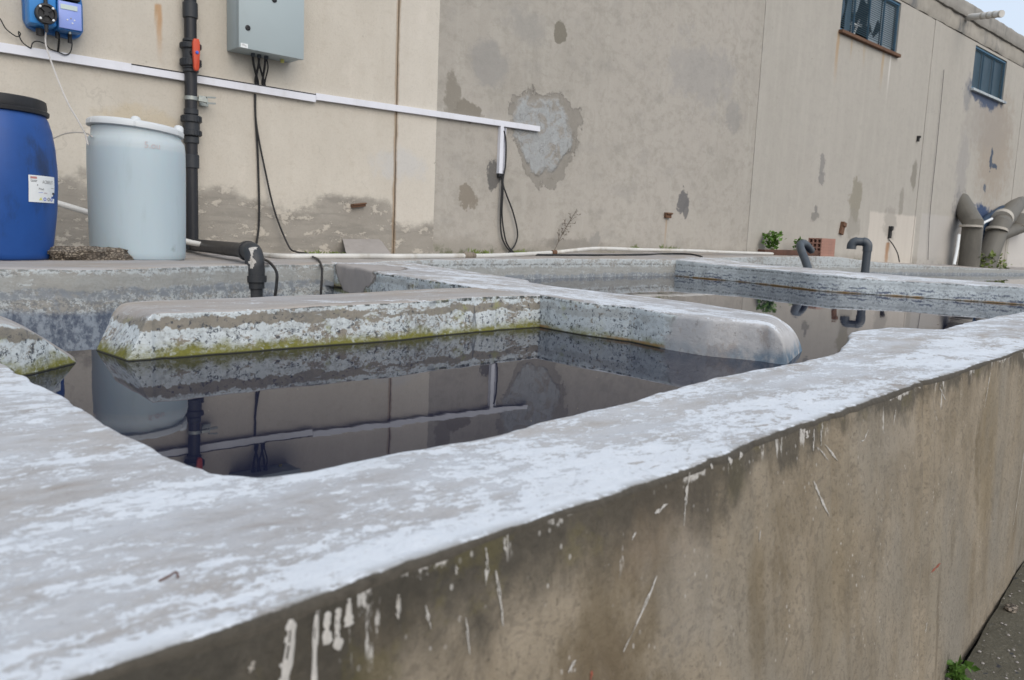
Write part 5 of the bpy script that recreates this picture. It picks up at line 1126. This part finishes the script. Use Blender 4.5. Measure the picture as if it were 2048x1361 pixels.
def plant(name, c, h, r, n, label, cat, ls=.05, mat='leaf', stems=5, flowers=0, group=None, lean=(0, 0)):
    t = thing(name, c, label, cat, group); c = Vector(c); sm = MB(); lf = MB(); rr = random.Random(int(c.x * 1000) + n)
    for k in range(stems):
        a_ = rr.uniform(0, 6.28); e = c + Vector((r * .8 * math.cos(a_) * rr.random() + lean[0], r * .8 * math.sin(a_) * rr.random() + lean[1], h * rr.uniform(.6, 1)))
        mid = (c + e) / 2 + Vector((rr.uniform(-.2, .2) * r, rr.uniform(-.2, .2) * r, .1 * h)); P_ = smooth_path([c, mid, e], 5); sm.tube(P_, [max(.0015, .012 * h * (1 - .7 * i / len(P_))) for i in range(len(P_))], 5)
        for i in range(n // stems):
            q = P_[rr.randrange(2, len(P_))] + Vector((rr.gauss(0, r * .30), rr.gauss(0, r * .30), rr.gauss(0, h * .08)))
            d = Vector((rr.gauss(0, 1), rr.gauss(0, 1), rr.uniform(-.3, .9))).normalized(); s_ = d.cross(Vector((rr.gauss(0, 1), rr.gauss(0, 1), rr.gauss(0, 1)))).normalized(); L_ = ls * rr.uniform(.6, 1.3); nn = d.cross(s_)
            lf.add([q, q + d * L_ * .45 + s_ * L_ * .30 + nn * L_ * .05, q + d * L_, q + d * L_ * .45 - s_ * L_ * .30 + nn * L_ * .05, q + d * L_ * .5 - nn * L_ * .06], [(0, 1, 4), (1, 2, 4), (2, 3, 4), (3, 0, 4)])
    sm.build('stem', mat if mat != 'dry' else 'dry', t); fo = lf.build('foliage', mat, t, False); fo['kind'] = 'stuff'
    if flowers:
        fl = MB()
        for i in range(flowers):
            q = c + Vector((rr.gauss(0, r * .6), rr.gauss(0, r * .6), h * rr.uniform(.5, 1.0))); fl.lathe([(.004, 0), (.022, .012), (.004, .02)], q, 7)
        o_ = fl.build('flowers', 'flower', t); o_['kind'] = 'stuff'
    return t
p = at_y(1541, 502, 7.3); plant('weed_plant', (p.x, p.y, p.z), .30, .16, 200, 'bushy bright green weed growing behind the dark timber', 'weed', .085)
p = at_y(1593, 504, 7.25); plant('weed_plant', (p.x, p.y, p.z), .24, .08, 60, 'small green sprig between timber and bent grey hose', 'weed', .07, stems=3)
p = at_y(1965, 540, 6.9); plant('weed_plant', (p.x, p.y, p.z), .38, .5, 160, 'low green weeds with yellow flowers at the foot of the ducts', 'weed', .12, 'leaf2', 8, 6)
p = at_y(1995, 541, 6.9); plant('weed_plant', (p.x, p.y, p.z), .24, .45, 90, 'sparse yellow green weeds right of the leaning duct', 'weed', .10, 'leaf2', 7, 5)
p = at_z(1898, 1362, .97); plant('weed_plant', (p.x - .0, p.y - .015, .0), .055, .022, 46, 'bright green weed in the crack at the base of the tank wall', 'weed', .026, 'leaf', 4)
wd = thing('dry_weed', at_y(1110, 500, 7.42), 'thin dry brown weed leaning up against the grey wall', 'weed')
sm = MB(); q0, q1, q2 = at_y(1108, 503, 7.40), at_y(1124, 470, 7.44), at_y(1146, 432, 7.46); main = smooth_path([q0, q1, q2], 8); sm.tube(main, .0035, 5)
for k in range(26):
    b = main[random.randrange(5, len(main))]; e = b + Vector((random.uniform(-.09, .12), random.uniform(-.03, .02), random.uniform(0, .12))); sm.tube([b, (b + e) / 2 + Vector((0, 0, .01)), e], .0022, 4)
    for _ in range(3):
        e2 = e + Vector((random.uniform(-.03, .03), 0, random.uniform(-.02, .03))); sm.tube([e, e2], .0026, 4)
sm.build('stem', 'dry', wd)
tufts = [(945, 505, .10), (968, 506, .08), (1036, 505, .09), (830, 513, .05), (1020, 514, .04), (1270, 497, .10), (1325, 499, .14), (1345, 499, .12), (1290, 500, .08), (660, 506, .07), (690, 507, .05), (630, 505, .06)]
tg = MB()
for px, py, hh in tufts:
    p = at_y(px, py, 7.3)
    for k in range(14):
        a_ = random.uniform(0, 6.28); d = Vector((math.cos(a_) * .7, math.sin(a_) * .4, random.uniform(.3, 1))).normalized(); s_ = d.cross(Vector((0, 1, .2))).normalized(); b = p + Vector((random.gauss(0, .05), random.gauss(0, .03), -.02)); L_ = hh * random.uniform(.4, 1)
        tg.add([b - s_ * .008, b + s_ * .008, b + d * L_ * .6 + s_ * .008, b + d * L_, b + d * L_ * .6 - s_ * .008], [(0, 1, 2, 3, 4)])
tag(tg.build('grass_tufts', 'leaf2', None, False), 'small green tufts sprouting along the foot of the wall', 'grass', kind='stuff')

# gooseneck pipes in the far basin
gn = thing('gooseneck_pipe', at_x(1725, 542, 10.6), 'dark grey gooseneck pipe rising from the far basin, right of the hollow brick', 'pipe')
B0 = at_x(1728, 560, 10.6); top = at_x(1735, 497, 10.6); r_ = .053
dl = Vector((-.50, .80, 0)).normalized()      # the mouth faces away from the tank corner
A = Vector((B0.x, B0.y, top.z)); A.x, A.y = top.x, top.y
mb = MB(); mb.tube([B0 - Vector((0, 0, .25)), top], r_, 20); mb.build('upright', 'pvcmid', gn)
upv = (top - B0).normalized(); top = top + upv * .02; arc1 = bend(top, upv, dl, .062); s1 = arc1[-1] + dl * .075; arc2 = bend(s1, dl, Vector((0, 0, -1)), .062)
mb = MB(); mb.tube([top - upv * .06] + arc1, .060, 20); mb.build('elbow', 'pvcmid', gn)
mb = MB(); mb.tube([arc1[-1], s1], r_, 20); mb.build('crosspiece', 'pvcmid', gn)
mb = MB(); mb.tube(arc2 + [arc2[-1] - Vector((0, 0, .04))], .060, 20, caps=False); mb.build('elbow', 'pvcmid', gn)
cable('bent_hose', [at_x(1621, 560, 10.4), at_x(1614, 531, 10.5), at_x(1604, 505, 10.6), at_x(1600, 492, 10.7), at_x(1605, 487, 10.8), at_x(1612, 490, 11.0), at_x(1618, 497, 11.3), at_x(1622, 501, 11.8)], .056, 'grey bent hose curving over the basin rim beside the brick', 'hose', 'pvcmid', k=16)

# big ducts by the far wall
def duct(pts, r_, rings, label, bendn=8):
    t = thing('duct', pts[0], label, 'duct', None); m_ = MB(); m_.tube([pts[0]] + smooth_path(pts[1:], 8) if len(pts) > 3 else pts, r_, 28); m_.build('tube', 'duct', t)
    for a_, b_ in rings: m_ = MB(); m_.tube([a_, b_], r_ * 1.07, 24); m_.build('flange', 'ring', t)
    return t
a = at_y(1936, 545, 7.05); b = at_y(1946, 446, 7.05); c_ = at_y(1926, 414, 7.45)
duct([a, b, c_ + (c_ - b) * .35], .235, [(at_y(1941.5, 455, 7.05), at_y(1942, 451, 7.05))], 'thick upright brownish duct, leftmost, bending into the wall')
a = at_y(1966, 545, 6.9); b = at_y(1999, 452, 6.9); c_ = at_y(2024, 420, 7.4)
duct([a, b, c_ + (c_ - b) * .5], .235, [(at_y(1993, 463, 6.9), at_y(1994, 458.5, 6.9)), (at_y(2003, 441, 7.0), at_y(2006, 436, 7.02))], 'leaning brownish duct with two pale flanges, entering the wall')
a = at_y(1990, 474, 7.2); b = at_y(2062, 447, 7.2)
duct([a, a + (b - a) * .4, b], .17, [(at_y(2043, 440, 7.1), at_y(2045, 440, 7.1))], 'horizontal grey duct running off right along the wall')
cable('blue_pipe', [at_y(1952, 528, 7.3), at_y(1958, 470, 7.3), at_y(1968, 447, 7.3), at_y(1985, 433, 7.35), at_y(2005, 420, 7.4)], .12, 'dark blue pipe between the two upright ducts', 'pipe', 'navy', k=14)
cable('hose', [at_y(1918, 470, 7.0), at_y(1914, 500, 6.95), at_y(1908, 530, 6.9)], .035, 'short white hose hanging left of the thick duct', 'hose', 'white')
cable('hose', [at_y(1958, 453, 6.95), at_y(1968, 446, 6.9), at_y(1984, 438, 6.9)], .03, 'white strap curving between the two big ducts', 'strap', 'white')
cable('cable', [at_y(1778, 480, 7.48), at_y(1786, 490, 7.42), at_y(1795, 507, 7.35), at_y(1799, 525, 7.3)], .012, 'black cable drooping from the rusty hole in the far wall')
cable('cable', [at_y(1888, 140, 7.47), at_y(1884, 185, 7.47), at_y(1873, 300, 7.47), at_y(1860, 430, 7.47), at_y(1856, 520, 7.47)], .006, 'thin dark wire running down the far wall right of the pillar', mat='ink')
for px, py, w_, h_, an, lab in ((714, 411, .16, .04, -.15, 'rusty iron bracket stub on the cream wall'), (1333, 431, .13, .08, 0, 'small rusty iron stub on the grey wall'), (1682, 457, .13, .24, .25, 'rusty iron plate on the wall above the brick'), (1778, 465, .09, .26, 0, 'dark slot with rusty rim above the drooping cable'), (1834, 278, .06, .12, 0, 'small dark hole plate high on the far wall')):
    p = at_y(px, py, WALL_Y); mb = MB(); Mx = Matrix.Translation(p) @ Matrix.Rotation(an, 4, 'Y')
    mb.box((-w_ / 2, -.05, -h_ / 2), (w_ / 2, .0, h_ / 2), 0, Mx); mb.box((-w_ / 2, -.075, h_ * .15), (w_ / 2, -.05, h_ / 2), 0, Mx); tag(mb.build('wall_iron_and_hole_shade', 'rustmetal' if px < 1770 else 'dark', None, False, .006), lab, 'iron fitting')  # dark ones are solid blocks, coloured as the shade in wall holes

# small things on the rim and the yard
cable('twig', [on_rim(318, 1165, .001), on_rim(338, 1158, .002), on_rim(352, 1152, .003), on_rim(356, 1158, .001)], .0009, 'tiny bent reddish twig lying on the near rim', 'twig', 'twig', n=4, k=6)
p = at_z(2015, 1215, .972); blob_slab('rubble_lump', p.x, p.y - .01, -.004, .022, .016, .016, 'pebble', 'small lump of rubble on the yard beside the tank wall', 'rubble', 9, 14, 4)
db = MB()
for k in range(26):
    px, py = random.uniform(300, 1950), random.uniform(640, 1150); q, nn = hit(BV_O, px, py)
    if nn.z < .8: continue
    s_ = random.uniform(.0005, .0012) * (q - Vector((0, 0, CZ))).length
    db.lathe([(s_ * .5, -s_ * .2), (s_ * random.uniform(.8, 1.6), s_ * .2), (s_ * .4, s_ * .5)], q, 5)
tag(db.build('grit', 'slab', None, False), 'scattered grit on the near whitewashed rim', 'grit', kind='stuff')
gv = MB()
for k in range(700):
    x = random.uniform(1.6, 6); y = base_y(x) - abs(random.gauss(0, .25)) - .012; s_ = random.uniform(.001, .005)
    gv.lathe([(s_ * .6, -.001), (s_, s_ * .3), (s_ * .4, s_ * .8)], (x, y, .0), 5)
tag(gv.build('gravel', 'flagstone', None, False), 'fine gravel scattered on the yard along the tank wall', 'gravel', kind='stuff')
